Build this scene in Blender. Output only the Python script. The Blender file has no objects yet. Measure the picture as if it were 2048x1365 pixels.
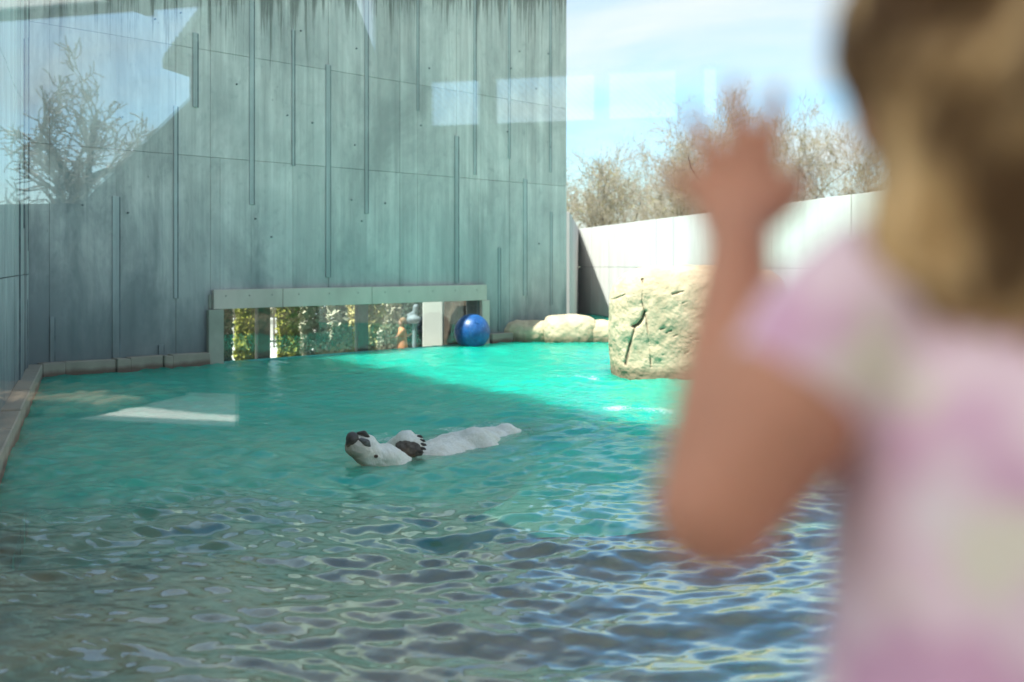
import bpy, bmesh, math, random
import numpy as np
from mathutils import Vector, Matrix
R = math.radians
rng = random.Random(7)
nrg = np.random.default_rng(11)
scene = bpy.context.scene
col = scene.collection

# ------------------------------------------------------------------ camera, sky, sun, exposure
CAMZ = 1.7                     # eye height above the water (z = 0)
FPX, HOR = 2000.0, 530.0       # focal length and horizon of the 2048 px wide photograph
cd = bpy.data.cameras.new('camera')
cam = bpy.data.objects.new('camera', cd); col.objects.link(cam)
cam.location = (0, 0, CAMZ); cam.rotation_euler = (R(90), 0, 0)
cd.sensor_width = 36; cd.lens = 36 * FPX / 2048
cd.shift_y = (HOR - 682.5) / 2048
cd.clip_start = 0.05; cd.clip_end = 2000
cd.dof.use_dof = True; cd.dof.focus_distance = 9.2; cd.dof.aperture_fstop = 1.45
scene.camera = cam

# big wall from L (left corner) to R_ (right end); sun runs almost along it, a little behind it
L = Vector((-7.3, 15.1)); Rr = Vector((1.29, 23.6))
WD = (Rr - L).normalized(); WN = Vector((WD.y, -WD.x)); WLEN = (Rr - L).length
EPS, EL = 0.125, R(62)
SH = (-WD - EPS * WN).normalized()                     # horizontal direction towards the sun
SUN = Vector((SH.x * math.cos(EL), SH.y * math.cos(EL), math.sin(EL)))

world = bpy.data.worlds.new('World'); scene.world = world; world.use_nodes = True
wt = world.node_tree; wn = wt.nodes; wl = wt.links; wn.clear()
wo = wn.new('ShaderNodeOutputWorld'); bg = wn.new('ShaderNodeBackground')
sky = wn.new('ShaderNodeTexSky'); sky.sky_type = 'NISHITA'; sky.sun_disc = False
sky.sun_elevation = EL; sky.sun_rotation = math.atan2(SH.x, SH.y)
sky.air_density = 1.0; sky.dust_density = 0.15; sky.ozone_density = 1.5
tc = wn.new('ShaderNodeTexCoord')
sx = wn.new('ShaderNodeSeparateXYZ'); wl.new(tc.outputs['Generated'], sx.inputs[0])
zc = wn.new('ShaderNodeMath'); zc.operation = 'ADD'; zc.inputs[1].default_value = 0.16; wl.new(sx.outputs[2], zc.inputs[0])
zm = wn.new('ShaderNodeMath'); zm.operation = 'MAXIMUM'; zm.inputs[1].default_value = 0.05; wl.new(zc.outputs[0], zm.inputs[0])
dv = wn.new('ShaderNodeVectorMath'); dv.operation = 'DIVIDE'; wl.new(tc.outputs['Generated'], dv.inputs[0])
cb = wn.new('ShaderNodeCombineXYZ')
for i in range(3): wl.new(zm.outputs[0], cb.inputs[i])
wl.new(cb.outputs[0], dv.inputs[1])
nz = wn.new('ShaderNodeTexNoise'); nz.inputs['Scale'].default_value = 0.85; nz.inputs['Detail'].default_value = 7; nz.inputs['Roughness'].default_value = 0.55
nz.inputs['Distortion'].default_value = 0.4
mp = wn.new('ShaderNodeMapping'); mp.inputs['Location'].default_value = (3.1, 0.35, 0); mp.inputs['Scale'].default_value = (1, 1, 0)
wl.new(dv.outputs[0], mp.inputs[0]); wl.new(mp.outputs[0], nz.inputs['Vector'])
cr = wn.new('ShaderNodeValToRGB'); cr.color_ramp.elements[0].position = 0.41; cr.color_ramp.elements[1].position = 0.66
wl.new(nz.outputs['Fac'], cr.inputs[0])
mx = wn.new('ShaderNodeMix'); mx.data_type = 'RGBA'
mx.inputs[7].default_value = (4.25, 4.2, 4.2, 1)
tn = wn.new('ShaderNodeMix'); tn.data_type = 'RGBA'; tn.blend_type = 'MULTIPLY'; tn.inputs[0].default_value = 1.0; tn.inputs[7].default_value = (0.80, 0.95, 0.99, 1)
wl.new(sky.outputs[0], tn.inputs[6]); wl.new(cr.outputs[0], mx.inputs[0]); wl.new(tn.outputs[2], mx.inputs[6])
wl.new(mx.outputs[2], bg.inputs[0]); bg.inputs[1].default_value = 0.125; wl.new(bg.outputs[0], wo.inputs[0])

sd = bpy.data.lights.new('sun', 'SUN'); sd.energy = 5.0; sd.angle = R(0.53); sd.color = (1, 0.955, 0.88)
so = bpy.data.objects.new('sun', sd); col.objects.link(so)
so.rotation_euler = SUN.to_track_quat('Z', 'Y').to_euler(); so.location = (0, 0, 30)

scene.view_settings.view_transform = 'Standard'; scene.view_settings.look = 'None'
scene.view_settings.exposure = 1.3; scene.view_settings.gamma = 1
scene.render.engine = 'CYCLES'
cy = scene.cycles
cy.use_denoising = True; cy.max_bounces = 8; cy.diffuse_bounces = 4; cy.glossy_bounces = 4; cy.transparent_max_bounces = 24; cy.transmission_bounces = 6
cy.caustics_reflective = False; cy.caustics_refractive = False; cy.sample_clamp_indirect = 6

# ------------------------------------------------------------------ helpers
def W(px, py, d):                                       # photograph pixel + depth -> world
    return Vector(((px - 1024) / FPX * d, d, CAMZ - (py - HOR) / FPX * d))

def tag(o, label=None, cat=None, group=None, kind=None):
    if label: o['label'] = label
    if cat: o['category'] = cat
    if group: o['group'] = group
    if kind: o['kind'] = kind
    return o

def link(name, me, mat, parent=None, smooth=False):
    if mat is not None: me.materials.append(mat)
    o = bpy.data.objects.new(name, me); col.objects.link(o)
    if parent is not None: o.parent = parent
    if smooth: me.polygons.foreach_set('use_smooth', [True] * len(me.polygons))
    return o

def thing(name, label, cat, loc=(0, 0, 0), group=None):
    o = bpy.data.objects.new(name, None); col.objects.link(o)
    o.location = loc; o.empty_display_size = 0.2
    return tag(o, label, cat, group)

def attach(o, parent):                                  # parent keeping the world placement (parents are only translated)
    o.parent = parent; o.matrix_parent_inverse = Matrix.Translation(-parent.location)
    return o

def mesh(name, verts, faces):
    me = bpy.data.meshes.new(name); me.from_pydata([tuple(v) for v in verts], [], faces); me.update(); return me

BOXF = [(0, 3, 2, 1), (4, 5, 6, 7), (0, 1, 5, 4), (1, 2, 6, 5), (2, 3, 7, 6), (3, 0, 4, 7)]
def fix(me):
    bm = bmesh.new(); bm.from_mesh(me); bmesh.ops.recalc_face_normals(bm, faces=bm.faces); bm.to_mesh(me); bm.free(); return me

def box8(name, vs, mat, parent=None, bevel=0.0):
    me = fix(mesh(name, vs, BOXF))
    if bevel:
        bm = bmesh.new(); bm.from_mesh(me)
        bmesh.ops.bevel(bm, geom=list(bm.edges), offset=bevel, segments=1, affect='EDGES'); bm.to_mesh(me); bm.free()
    o = link(name, me, mat)
    if parent is not None: attach(o, parent)
    return o

def prism(name, poly, ext, mat, parent=None):           # poly: list of Vector (planar), ext: Vector
    n = len(poly)
    vs = list(poly) + [p + ext for p in poly]
    fs = [tuple(range(n)), tuple(range(2 * n - 1, n - 1, -1))] + [(i, (i + 1) % n, n + (i + 1) % n, n + i) for i in range(n)]
    o = link(name, fix(mesh(name, vs, fs)), mat)
    if parent is not None: attach(o, parent)
    return o

# ---- value noise for geometry
def hash3(ix, iy, iz):
    h = (ix * 374761393 + iy * 668265263 + iz * 2147483647 + 1013) & 0xffffffff
    h = ((h ^ (h >> 13)) * 1274126177) & 0xffffffff
    return ((h ^ (h >> 16)) & 0xffff) / 65535.0
def vnoise(p):
    p = np.asarray(p, float); i = np.floor(p).astype(np.int64); f = p - i; f = f * f * (3 - 2 * f)
    r = 0
    for a in (0, 1):
        for b in (0, 1):
            for c in (0, 1):
                w = (f[:, 0] if a else 1 - f[:, 0]) * (f[:, 1] if b else 1 - f[:, 1]) * (f[:, 2] if c else 1 - f[:, 2])
                r = r + w * hash3(i[:, 0] + a, i[:, 1] + b, i[:, 2] + c)
    return r * 2 - 1
def fbm(p, o=4, g=0.5):
    p = np.asarray(p, float); r = 0; a = 1
    for k in range(o): r = r + a * vnoise(p * 2 ** k + 17.3 * k); a *= g
    return r

# ---- organic shapes: overlapping capsules and ellipsoids, voxel-remeshed into one continuous surface
def capsule(bm, p0, p1, r0, r1, seg=16, sq=(1, 1)):
    p0, p1 = Vector(p0), Vector(p1); ax = (p1 - p0); ln = ax.length
    q = ax.to_track_quat('Z', 'X') if ln > 1e-6 else Matrix.Identity(3).to_quaternion()
    prof = []
    for i in range(6): a = -math.pi / 2 + i * math.pi / 12; prof.append((r0 * math.cos(a), r0 * math.sin(a)))
    for i in range(1, 4): t = i / 4; prof.append((r0 + (r1 - r0) * t, ln * t))
    for i in range(0, 7): a = i * math.pi / 12; prof.append((r1 * math.cos(a), ln + r1 * math.sin(a)))
    rings = []
    for (r, z) in prof:
        if r < 1e-5: rings.append([bm.verts.new(p0 + q @ Vector((0, 0, z)))]); continue
        rings.append([bm.verts.new(p0 + q @ Vector((r * sq[0] * math.cos(2 * math.pi * k / seg), r * sq[1] * math.sin(2 * math.pi * k / seg), z))) for k in range(seg)])
    for a, b in zip(rings, rings[1:]):
        if len(a) == 1:
            for k in range(seg): bm.faces.new((a[0], b[(k + 1) % seg], b[k]))
        elif len(b) == 1:
            for k in range(seg): bm.faces.new((a[k], a[(k + 1) % seg], b[0]))
        else:
            for k in range(seg): bm.faces.new((a[k], a[(k + 1) % seg], b[(k + 1) % seg], b[k]))
def chain(bm, pts, rs, **k):
    for i in range(len(pts) - 1): capsule(bm, pts[i], pts[i + 1], rs[i], rs[i + 1], **k)
def ellipsoid(bm, c, r, rot=(0, 0, 0), u=20, v=12):
    m = Matrix.Translation(Vector(c)) @ Matrix.Rotation(rot[2], 4, 'Z') @ Matrix.Rotation(rot[1], 4, 'Y') @ Matrix.Rotation(rot[0], 4, 'X') @ Matrix.Diagonal((r[0], r[1], r[2], 1))
    bmesh.ops.create_uvsphere(bm, u_segments=u, v_segments=v, radius=1, matrix=m)
def organic(name, bm, mat, parent=None, voxel=0.01, smooth=4, disp=None):
    me = bpy.data.meshes.new(name + '_src'); bmesh.ops.recalc_face_normals(bm, faces=bm.faces); bm.to_mesh(me); bm.free()
    o = bpy.data.objects.new('tmp_src', me); col.objects.link(o)
    m = o.modifiers.new('r', 'REMESH'); m.mode = 'VOXEL'; m.voxel_size = voxel; m.adaptivity = 0
    s = o.modifiers.new('s', 'SMOOTH'); s.factor = 0.5; s.iterations = smooth
    dg = bpy.context.evaluated_depsgraph_get(); dg.update()
    out = bpy.data.meshes.new_from_object(o.evaluated_get(dg)); out.name = name
    bpy.data.objects.remove(o); bpy.data.meshes.remove(me)
    if disp is not None:
        n = len(out.vertices); co = np.empty(n * 3); out.vertices.foreach_get('co', co); co = co.reshape(-1, 3)
        no = np.empty(n * 3); out.vertex_normals.foreach_get('vector', no); no = no.reshape(-1, 3)
        co = co + no * disp(co)[:, None]; out.vertices.foreach_set('co', co.ravel()); out.update()
    ob = link(name, out, mat, smooth=True)
    if parent is not None: attach(ob, parent)
    return ob

# ------------------------------------------------------------------ materials
class NT:
    def __init__(s, name):
        s.m = bpy.data.materials.new(name); s.m.use_nodes = True; s.t = s.m.node_tree; s.t.nodes.clear()
        s.out = s.n('ShaderNodeOutputMaterial')
    def n(s, k, **kw):
        x = s.t.nodes.new(k)
        for a, b in kw.items(): setattr(x, a, b)
        return x
    def l(s, a, b): s.t.links.new(a, b)
    def val(s, inp, v):
        if hasattr(v, 'links') or hasattr(v, 'is_linked'): s.l(v, inp)
        else: inp.default_value = v
    def math(s, op, a, b=0.0, c=None, clamp=False):
        x = s.n('ShaderNodeMath', operation=op, use_clamp=clamp); s.val(x.inputs[0], a); s.val(x.inputs[1], b)
        if c is not None: s.val(x.inputs[2], c)
        return x.outputs[0]
    def mix(s, f, a, b, bt='MIX'):
        x = s.n('ShaderNodeMix', data_type='RGBA', blend_type=bt); s.val(x.inputs[0], f); s.val(x.inputs[6], a); s.val(x.inputs[7], b); return x.outputs[2]
    def pos(s, scale=(1, 1, 1), loc=(0, 0, 0), rot=(0, 0, 0), src='pos'):
        if src == 'pos': g = s.n('ShaderNodeNewGeometry').outputs['Position']
        else: g = s.n('ShaderNodeTexCoord').outputs['Object']
        mp = s.n('ShaderNodeMapping'); s.l(g, mp.inputs[0]); mp.inputs['Scale'].default_value = scale; mp.inputs['Location'].default_value = loc; mp.inputs['Rotation'].default_value = rot
        return mp.outputs[0]
    def noise(s, vec, sc, det=4, ro=0.55, dist=0.0):
        x = s.n('ShaderNodeTexNoise'); s.l(vec, x.inputs['Vector']); x.inputs['Scale'].default_value = sc; x.inputs['Detail'].default_value = det; x.inputs['Roughness'].default_value = ro; x.inputs['Distortion'].default_value = dist
        return x.outputs['Fac']
    def vor(s, vec, sc, feat='F1'):
        x = s.n('ShaderNodeTexVoronoi', feature=feat); s.l(vec, x.inputs['Vector']); x.inputs['Scale'].default_value = sc; return x
    def ramp(s, f, *st):
        x = s.n('ShaderNodeValToRGB'); e = x.color_ramp.elements
        while len(e) < len(st): e.new(0.5)
        for k, (p, c) in enumerate(st):
            e[k].position = p; e[k].color = (c, c, c, 1) if isinstance(c, (int, float)) else (*c, 1)
        s.l(f, x.inputs[0]); return x.outputs[0]
    def bump(s, h, strength=0.3, dist=0.01):
        x = s.n('ShaderNodeBump'); x.inputs['Strength'].default_value = strength; x.inputs['Distance'].default_value = dist; s.l(h, x.inputs['Height']); return x.outputs[0]
    def bsdf(s, color, rough=0.7, normal=None, spec=0.4, **kw):
        b = s.n('ShaderNodeBsdfPrincipled'); s.val(b.inputs['Base Color'], color if not isinstance(color, tuple) else (*color, 1)); s.val(b.inputs['Roughness'], rough)
        b.inputs['Specular IOR Level'].default_value = spec
        if normal is not None: s.l(normal, b.inputs['Normal'])
        for k, v in kw.items(): s.val(b.inputs[k.replace('_', ' ')], v)
        s.l(b.outputs[0], s.out.inputs[0]); return s.m
def C3(a): return (*a, 1)

TOPA, TOPB = 6.25, 8.15                                  # big wall's top: height at L and at R
def wall_concrete(name, base=(0.75, 0.73, 0.69), top_plane=None, algae=True, streak=1.0):
    t = NT(name)
    rnd = t.n('ShaderNodeObjectInfo').outputs['Random']
    st = t.noise(t.pos((1, 1, 0.045)), 5.5, 5, 0.62)             # vertical board streaks
    st2 = t.noise(t.pos((1, 1, 0.02), (4, 1, 0)), 22, 3, 0.6)
    bl = t.noise(t.pos(), 0.9, 5, 0.6, 0.3)
    c = t.mix(t.ramp(st, (0.3, 0.0), (0.72, 1.0)), C3([x * 0.66 for x in base]), C3([min(1, x * 1.16) for x in base]))
    c = t.mix(t.math('MULTIPLY', t.ramp(st2, (0.5, 0), (0.8, 1)), 0.35 * streak), c, C3((0.24, 0.26, 0.26)))
    c = t.mix(t.ramp(bl, (0.35, 0), (0.7, 0.55)), c, C3((base[0] * 0.62, base[1] * 0.68, base[2] * 0.70)))
    mo = t.noise(t.pos((1, 1, 0.55), (7, 3, 1)), 0.55, 6, 0.68, 0.5)
    c = t.mix(t.ramp(mo, (0.42, 0), (0.66, 0.62)), c, C3((0.25, 0.265, 0.26)))
    sm_ = t.noise(t.pos((1, 1, 0.8), (1, 9, 4)), 6.5, 5, 0.7); c = t.mix(t.ramp(sm_, (0.56, 0), (0.74, 0.4)), c, C3((0.26, 0.29, 0.28)))
    gx = t.math('MULTIPLY_ADD', rnd, 0.14, 0.92)
    gg = t.n('ShaderNodeCombineXYZ')
    for i in range(3): t.l(gx, gg.inputs[i])
    c = t.mix(1.0, c, gg.outputs[0], 'MULTIPLY')
    pits = t.vor(t.pos((1, 1, 0.8)), 5.0); pd = t.ramp(pits.outputs['Distance'], (0.02, 1), (0.075, 0))
    pn = t.ramp(t.noise(t.pos(), 2.3, 2), (0.45, 0), (0.6, 1))
    pitm = t.math('MULTIPLY', pd, pn)
    c = t.mix(t.math('MULTIPLY', pitm, 0.75), c, C3((0.09, 0.10, 0.10)))
    z = t.n('ShaderNodeSeparateXYZ'); t.l(t.n('ShaderNodeNewGeometry').outputs['Position'], z.inputs[0])
    if top_plane:                                                 # drip stains hanging from the coping
        dx, dy, o, a, k = top_plane
        s = t.math('ADD', t.math('MULTIPLY', z.outputs[0], dx), t.math('MULTIPLY_ADD', z.outputs[1], dy, o))
        below = t.math('SUBTRACT', t.math('MULTIPLY_ADD', s, k, a), z.outputs[2])
        dn = t.noise(t.pos((1, 1, 0.03)), 13.0, 6, 0.75); dn2 = t.noise(t.pos((1, 1, 0.05), (3, 0, 0)), 2.2, 3)
        reach = t.math('MULTIPLY', t.ramp(dn, (0.42, 0), (0.75, 1)), t.math('MULTIPLY_ADD', t.ramp(dn2, (0.3, 0), (0.7, 1)), 3.0, 0.9))
        ls = t.math('SUBTRACT', t.math('MULTIPLY_ADD', t.noise(t.pos((1, 1, 0.35), (3, 5, 2)), 1.3, 6, 0.7, 0.4), 1.5, -0.25), t.math('ADD', t.math('MULTIPLY', s, 0.085), t.math('MULTIPLY', z.outputs[2], 0.09)))
        c = t.mix(t.ramp(ls, (0.0, 0), (0.40, 0.72)), c, C3((0.11, 0.14, 0.15)))
        drip = t.math('SUBTRACT', 1.0, t.math('DIVIDE', below, t.math('ADD', reach, 0.02)), clamp=True)
        drip = t.math('MULTIPLY', t.ramp(drip, (0.0, 0), (0.6, 1)), 0.72)
        c = t.mix(drip, c, C3((0.10, 0.11, 0.095)))
    if algae:
        an = t.noise(t.pos((1, 1, 0.6)), 1.7, 5, 0.65); an2 = t.noise(t.pos((1, 1, 0.12), (0, 2, 0)), 4.0, 4)
        top = t.math('ADD', t.math('MULTIPLY', an, 1.1), t.math('MULTIPLY', an2, 1.2))
        d = t.math('SUBTRACT', top, t.math('MULTIPLY', z.outputs[2], 0.85))
        c = t.mix(t.ramp(d, (0.1, 0), (0.95, 0.88)), c, C3((0.035, 0.05, 0.048)))
        c = t.mix(t.ramp(t.math('MULTIPLY', z.outputs[2], 0.3), (0.25, 0.55), (0.95, 0.0)), c, C3((0.20, 0.25, 0.27)))
    h = t.math('ADD', t.math('MULTIPLY', st, 0.5), t.math('MULTIPLY', pitm, -0.8))
    return t.bsdf(c, 0.86, t.bump(h, 0.45, 0.012), 0.25)

def simple(name, color, rough=0.7, nscale=8, var=0.25, bump=0.15, bd=0.01, spec=0.3, stretch=(1, 1, 1), src='pos', **kw):
    t = NT(name); n = t.noise(t.pos(stretch, src=src), nscale, 5, 0.6)
    c = t.mix(t.ramp(n, (0.3, 0), (0.7, 1)), C3([x * (1 - var) for x in color]), C3([min(1, x * (1 + var)) for x in color]))
    return t.bsdf(c, rough, t.bump(n, bump, bd), spec, **kw)

M = {}
so_ = -(L.x * WD.x + L.y * WD.y)
M['wall'] = wall_concrete('board_formed_concrete', top_plane=(WD.x, WD.y, so_, TOPA, (TOPB - TOPA) / WLEN))
M['wall2'] = wall_concrete('pale_concrete', (0.62, 0.66, 0.62), algae=True, streak=1.6)
M['wallcore'] = simple('concrete_core', (0.16, 0.18, 0.18), 0.9)
M['white_conc'] = simple('sun_bleached_concrete', (0.68, 0.67, 0.64), 0.85, 3, 0.10, stretch=(1, 1, 0.15))
M['pinkconc'] = simple('pinkish_concrete', (0.45, 0.42, 0.41), 0.85, 2, 0.2, stretch=(1, 1, 0.1))
M['grooveshade'] = simple('groove_shade_colour', (0.10, 0.135, 0.15), 0.8, 6, 0.5)  # dark blue-grey painting the shadow line of a groove; tie holes, bolts share it
M['rib'] = wall_concrete('rib_concrete', (0.56, 0.60, 0.59), algae=True)
def curbmat():
    t = NT('curb_concrete'); n = t.noise(t.pos(), 3, 5); z = t.n('ShaderNodeSeparateXYZ'); t.l(t.n('ShaderNodeNewGeometry').outputs['Position'], z.inputs[0])
    c = t.mix(n, C3((0.20, 0.19, 0.155)), C3((0.36, 0.33, 0.27)))
    wet = t.math('ADD', z.outputs[2], t.math('MULTIPLY', n, 0.12))
    c = t.mix(t.ramp(wet, (0.10, 1), (0.17, 0)), c, C3((0.13, 0.085, 0.065)))
    return t.bsdf(c, 0.8, t.bump(n, 0.3, 0.01))
M['curb'] = curbmat()
M['frame'] = simple('window_frame_plate', (0.56, 0.49, 0.43), 0.55, 1.5, 0.18, 0.05, stretch=(1, 1, 0.4))
M['jambplate'] = simple('window_jamb_plate', (0.29, 0.31, 0.26), 0.55, 2, 0.2, 0.05)
M['bolt'] = simple('bolt_steel', (0.05, 0.05, 0.05), 0.5)
M['darkpost'] = simple('dark_post', (0.075, 0.06, 0.05), 0.6)
M['whitepost'] = simple('white_paint', (0.78, 0.77, 0.73), 0.7, 3, 0.06)
M['soil'] = simple('garden_soil', (0.10, 0.075, 0.055), 0.95, 6, 0.4, 0.5, 0.03)
def groundmat():
    t = NT('ground_sheet'); n = t.noise(t.pos(), 0.6, 6, 0.65); n2 = t.noise(t.pos(), 9, 4)
    c = t.mix(t.ramp(n, (0.4, 0), (0.6, 1)), C3((0.20, 0.19, 0.11)), C3((0.12, 0.14, 0.06))); c = t.mix(t.math('MULTIPLY', n2, 0.4), c, C3((0.30, 0.26, 0.19)))
    return t.bsdf(c, 0.95, t.bump(n2, 0.5, 0.03))
M['ground'] = groundmat()
M['paving'] = simple('pale_paving', (0.56, 0.54, 0.50), 0.85, 2.2, 0.1)
M['cobble'] = simple('cobble_stone', (0.20, 0.135, 0.075), 0.8, 7, 0.45)
M['bark'] = simple('bark', (0.13, 0.10, 0.075), 0.9, 12, 0.35, stretch=(1, 1, 0.3))
M['twig'] = simple('twig_bark', (0.46, 0.40, 0.325), 0.9, 3, 0.35)
M['bud'] = simple('spring_bud', (0.33, 0.29, 0.11), 0.8, 2, 0.3)
M['poolfloor'] = simple('pool_paint', (0.10, 0.42, 0.38), 0.8, 1.2, 0.2)
M['shelf'] = simple('brown_ledge_rock', (0.22, 0.145, 0.075), 0.9, 1.4, 0.5, 0.4, 0.05)
M['roofmetal'] = simple('shelter_soffit', (0.045, 0.05, 0.05), 0.7, 4, 0.2)
M['shelterwall'] = simple('shelter_back_wall', (0.05, 0.05, 0.048), 0.85, 3, 0.3)
M['bldgwall'] = simple('building_siding', (0.06, 0.063, 0.063), 0.8, 3, 0.2)
M['bldgroof'] = simple('corrugated_roofing', (0.30, 0.38, 0.36), 0.5, 3, 0.15)
M['wire'] = simple('galvanised_wire', (0.25, 0.26, 0.27), 0.5, 5, 0.1)

# ------------------------------------------------------------------ the setting: ground, pool, water
def wp(s, z, off=0.0):
    p = L + WD * s + WN * off; return Vector((p.x, p.y, z))
def s_px(px):
    k = (px - 1024) / FPX; return (k * L.y - L.x) / (WD.x - k * WD.y)
def top_at(s): return TOPA + (TOPB - TOPA) * s / WLEN
LD = Vector((0.389, -0.921)).normalized(); LN = Vector((-LD.y, LD.x)); LLEN = 14.1      # left wall runs from L towards the viewer
Cc = Vector((2.394, 36.0)); FD = Vector((0.214, -0.977)).normalized(); FN = Vector((-0.977, -0.214)).normalized(); FLEN = 32.0
SE = Vector((1.42, 24.6))
# viewing glass: plane through G, u along it, n towards the viewer
GA = R(15); G = Vector((0.137, 0.645)); U = Vector((math.cos(GA), -math.sin(GA))); N = Vector((-math.sin(GA), -math.cos(GA)))
def gl(a, b, z): p = G + U * a + N * b; return Vector((p.x, p.y, z))
FLOOR = 0.88; GZ = -0.5                                # shelter floor, garden ground
lw_end = L + LD * LLEN
far_end = Cc + FD * FLEN
pool = [L, Rr, SE, Cc, far_end, Vector(gl(7.6, -0.12, 0).xy), Vector(gl(-2.6, -0.12, 0).xy), lw_end]
def inside(P, poly):
    x, y = P[:, 0], P[:, 1]; r = np.zeros(len(P), bool); n = len(poly)
    for i in range(n):
        x1, y1 = poly[i]; x2, y2 = poly[(i + 1) % n]
        c = ((y1 > y) != (y2 > y)) & (x < (x2 - x1) * (y - y1) / (y2 - y1 + 1e-12) + x1); r ^= c
    return r
# ground with a hole for the pool
bm = bmesh.new()
ov = [bm.verts.new((x, y, GZ)) for x, y in ((-700, -700), (700, -700), (700, 700), (-700, 700))]
iv = [bm.verts.new((p.x, p.y, GZ)) for p in pool]
es = [bm.edges.new((a, b)) for lp in (ov, iv) for a, b in zip(lp, lp[1:] + lp[:1])]
bmesh.ops.triangle_fill(bm, edges=es, use_beauty=True)
me = bpy.data.meshes.new('ground'); bm.to_mesh(me); bm.free()
tag(link('ground', me, M['ground']), kind='structure')
# basin
vs = [Vector((p.x, p.y, z)) for z in (-2.3, 0.02) for p in pool]; n = len(pool)
fs = [tuple(range(n))] + [(i, (i + 1) % n, n + (i + 1) % n, n + i) for i in range(n)]
tag(link('pool_basin', mesh('pool_basin', vs, fs), M['poolfloor']), kind='structure')
# brown ledge under the near water
def ledge_y(x): return 7.25 + 0.19 * x + 0.12 * np.sin(x * 2.1) + 0.07 * np.sin(x * 5.3 + 1)
xs = np.linspace(-4.6, 7.4, 120); rows = []
for fr in (0, 0.25, 0.5, 0.75, 1.0):
    y0 = 0.70 - 0.268 * (xs - 0.137)
    rows.append(np.stack([xs, y0 + (ledge_y(xs) - y0) * fr, np.full_like(xs, -0.32)], 1))
rows.append(np.stack([xs, ledge_y(xs) + 0.05, np.full_like(xs, -2.3)], 1))
P = np.concatenate(rows); P[:480, 2] += 0.05 * fbm(P[:480] * 1.7)
nx = len(xs); F = [(j * nx + i, j * nx + i + 1, (j + 1) * nx + i + 1, (j + 1) * nx + i) for j in range(len(rows) - 1) for i in range(nx - 1)]
keep = inside(P[[f[0] for f in F]], pool) | inside(P[[f[2] for f in F]], pool)
tag(link('underwater_ledge', mesh('underwater_ledge', P, [f for f, k in zip(F, keep) if k]), M['shelf'], smooth=True), kind='structure')

# water surface
def waves(x, y, fade):
    z = np.zeros_like(x); r = np.random.default_rng(5)
    wx = x + 0.25 * np.sin(0.9 * y + 0.4 * x); wy = y + 0.22 * np.sin(1.1 * x + 0.3 * y)
    for k in range(46):
        lam = 0.125 * (20 ** (k / 45)); th = r.normal(math.pi / 2 + 0.18, 0.5)
        amp = 0.0118 * lam * (1.0 if lam < 0.36 else (0.5 if lam < 0.9 else 0.26)) * r.uniform(0.5, 1.3); ph = r.uniform(0, 6.28); q = 2 * math.pi / lam
        a = q * (wx * math.cos(th) + wy * math.sin(th)) + ph
        att = np.clip(lam / fade - 0.6, 0, 1)
        s = np.sin(a); z = z + amp * att * (s + 0.22 * np.cos(2 * a))
    return z
def ridge(x, y, a, b, h, w):
    a, b = np.array(a), np.array(b); d = b - a; t = np.clip(((x - a[0]) * d[0] + (y - a[1]) * d[1]) / (d @ d), 0, 1)
    r2 = (x - a[0] - t * d[0]) ** 2 + (y - a[1] - t * d[1]) ** 2
    return h * np.exp(-r2 / (2 * w * w)) * np.sin(np.pi * np.clip(t, 0.02, 0.98)) ** 0.5
pys = np.concatenate([np.arange(628, 820, 1.0), np.arange(820, 1000, 1.5), np.arange(1000, 1400, 2.2), np.arange(1400, 2400, 14), np.arange(2400, 9000, 300)])
Y = 2 * CAMZ / 2 * FPX / (pys - HOR)
us = np.concatenate([np.linspace(-1.1, -0.56, 40)[:-1], np.linspace(-0.56, 0.42, 620), np.linspace(0.42, 1.4, 120)[1:], np.linspace(1.4, 9, 24)[1:]])
YY, UU = np.meshgrid(Y, us, indexing='ij'); XX = UU * YY
fade = np.maximum(np.gradient(Y)[:, None] * -1.6, 0.075) * np.ones_like(XX)
Z = waves(XX, YY, fade)
calm = np.clip((YY - 2) / 4, 0.5, 1)
bx, by = XX + 0.6, YY - 9.4
calm = calm * (1 - 0.75 * np.exp(-((bx * 0.6 + by * 0.8) ** 2 / 4.0 + (bx * 0.8 - by * 0.6) ** 2 / 0.7)))
Z = Z * calm * (0.95 + 0.45 * fbm(np.stack([XX.ravel() * 0.55, YY.ravel() * 0.55, XX.ravel() * 0], 1), 2)).reshape(XX.shape)
ax_, bx_ = np.array((-1.35, 8.5)), np.array((0.15, 10.6)); dd_ = bx_ - ax_; tt_ = np.clip(((XX - ax_[0]) * dd_[0] + (YY - ax_[1]) * dd_[1]) / (dd_ @ dd_), 0, 1)
rr_ = np.hypot(XX - ax_[0] - tt_ * dd_[0], YY - ax_[1] - tt_ * dd_[1])
Z += 0.011 * np.sin(rr_ * 2 * math.pi / 0.36 - 1.0 + 0.8 * np.sin(3 * XX + 2 * YY)) * np.exp(-((rr_ - 0.75) / 0.5) ** 2)
for (a, b, h, w) in (((-2.3, 11.5), (0.2, 10.6), 0.035, 0.10), ((-1.9, 9.7), (-0.3, 9.9), 0.035, 0.09), ((-2.6, 9.0), (-1.5, 8.45), 0.03, 0.08), ((-1.4, 13.4), (1.2, 12.3), 0.04, 0.16),
                     ((-3.6, 9.2), (-2.0, 8.9), 0.035, 0.16), ((-3.0, 15.5), (0.5, 16.5), 0.05, 0.3)):
    Z += ridge(XX, YY, a, b, h, w)
P = np.stack([XX.ravel(), YY.ravel(), Z.ravel()], 1)
ny, nx = XX.shape
idx = np.arange(ny * nx).reshape(ny, nx)
q = np.stack([idx[:-1, :-1], idx[1:, :-1], idx[1:, 1:], idx[:-1, 1:]], -1).reshape(-1, 4)
ctr = P[q].mean(1)
grow = [Vector(p) for p in pool]
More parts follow.
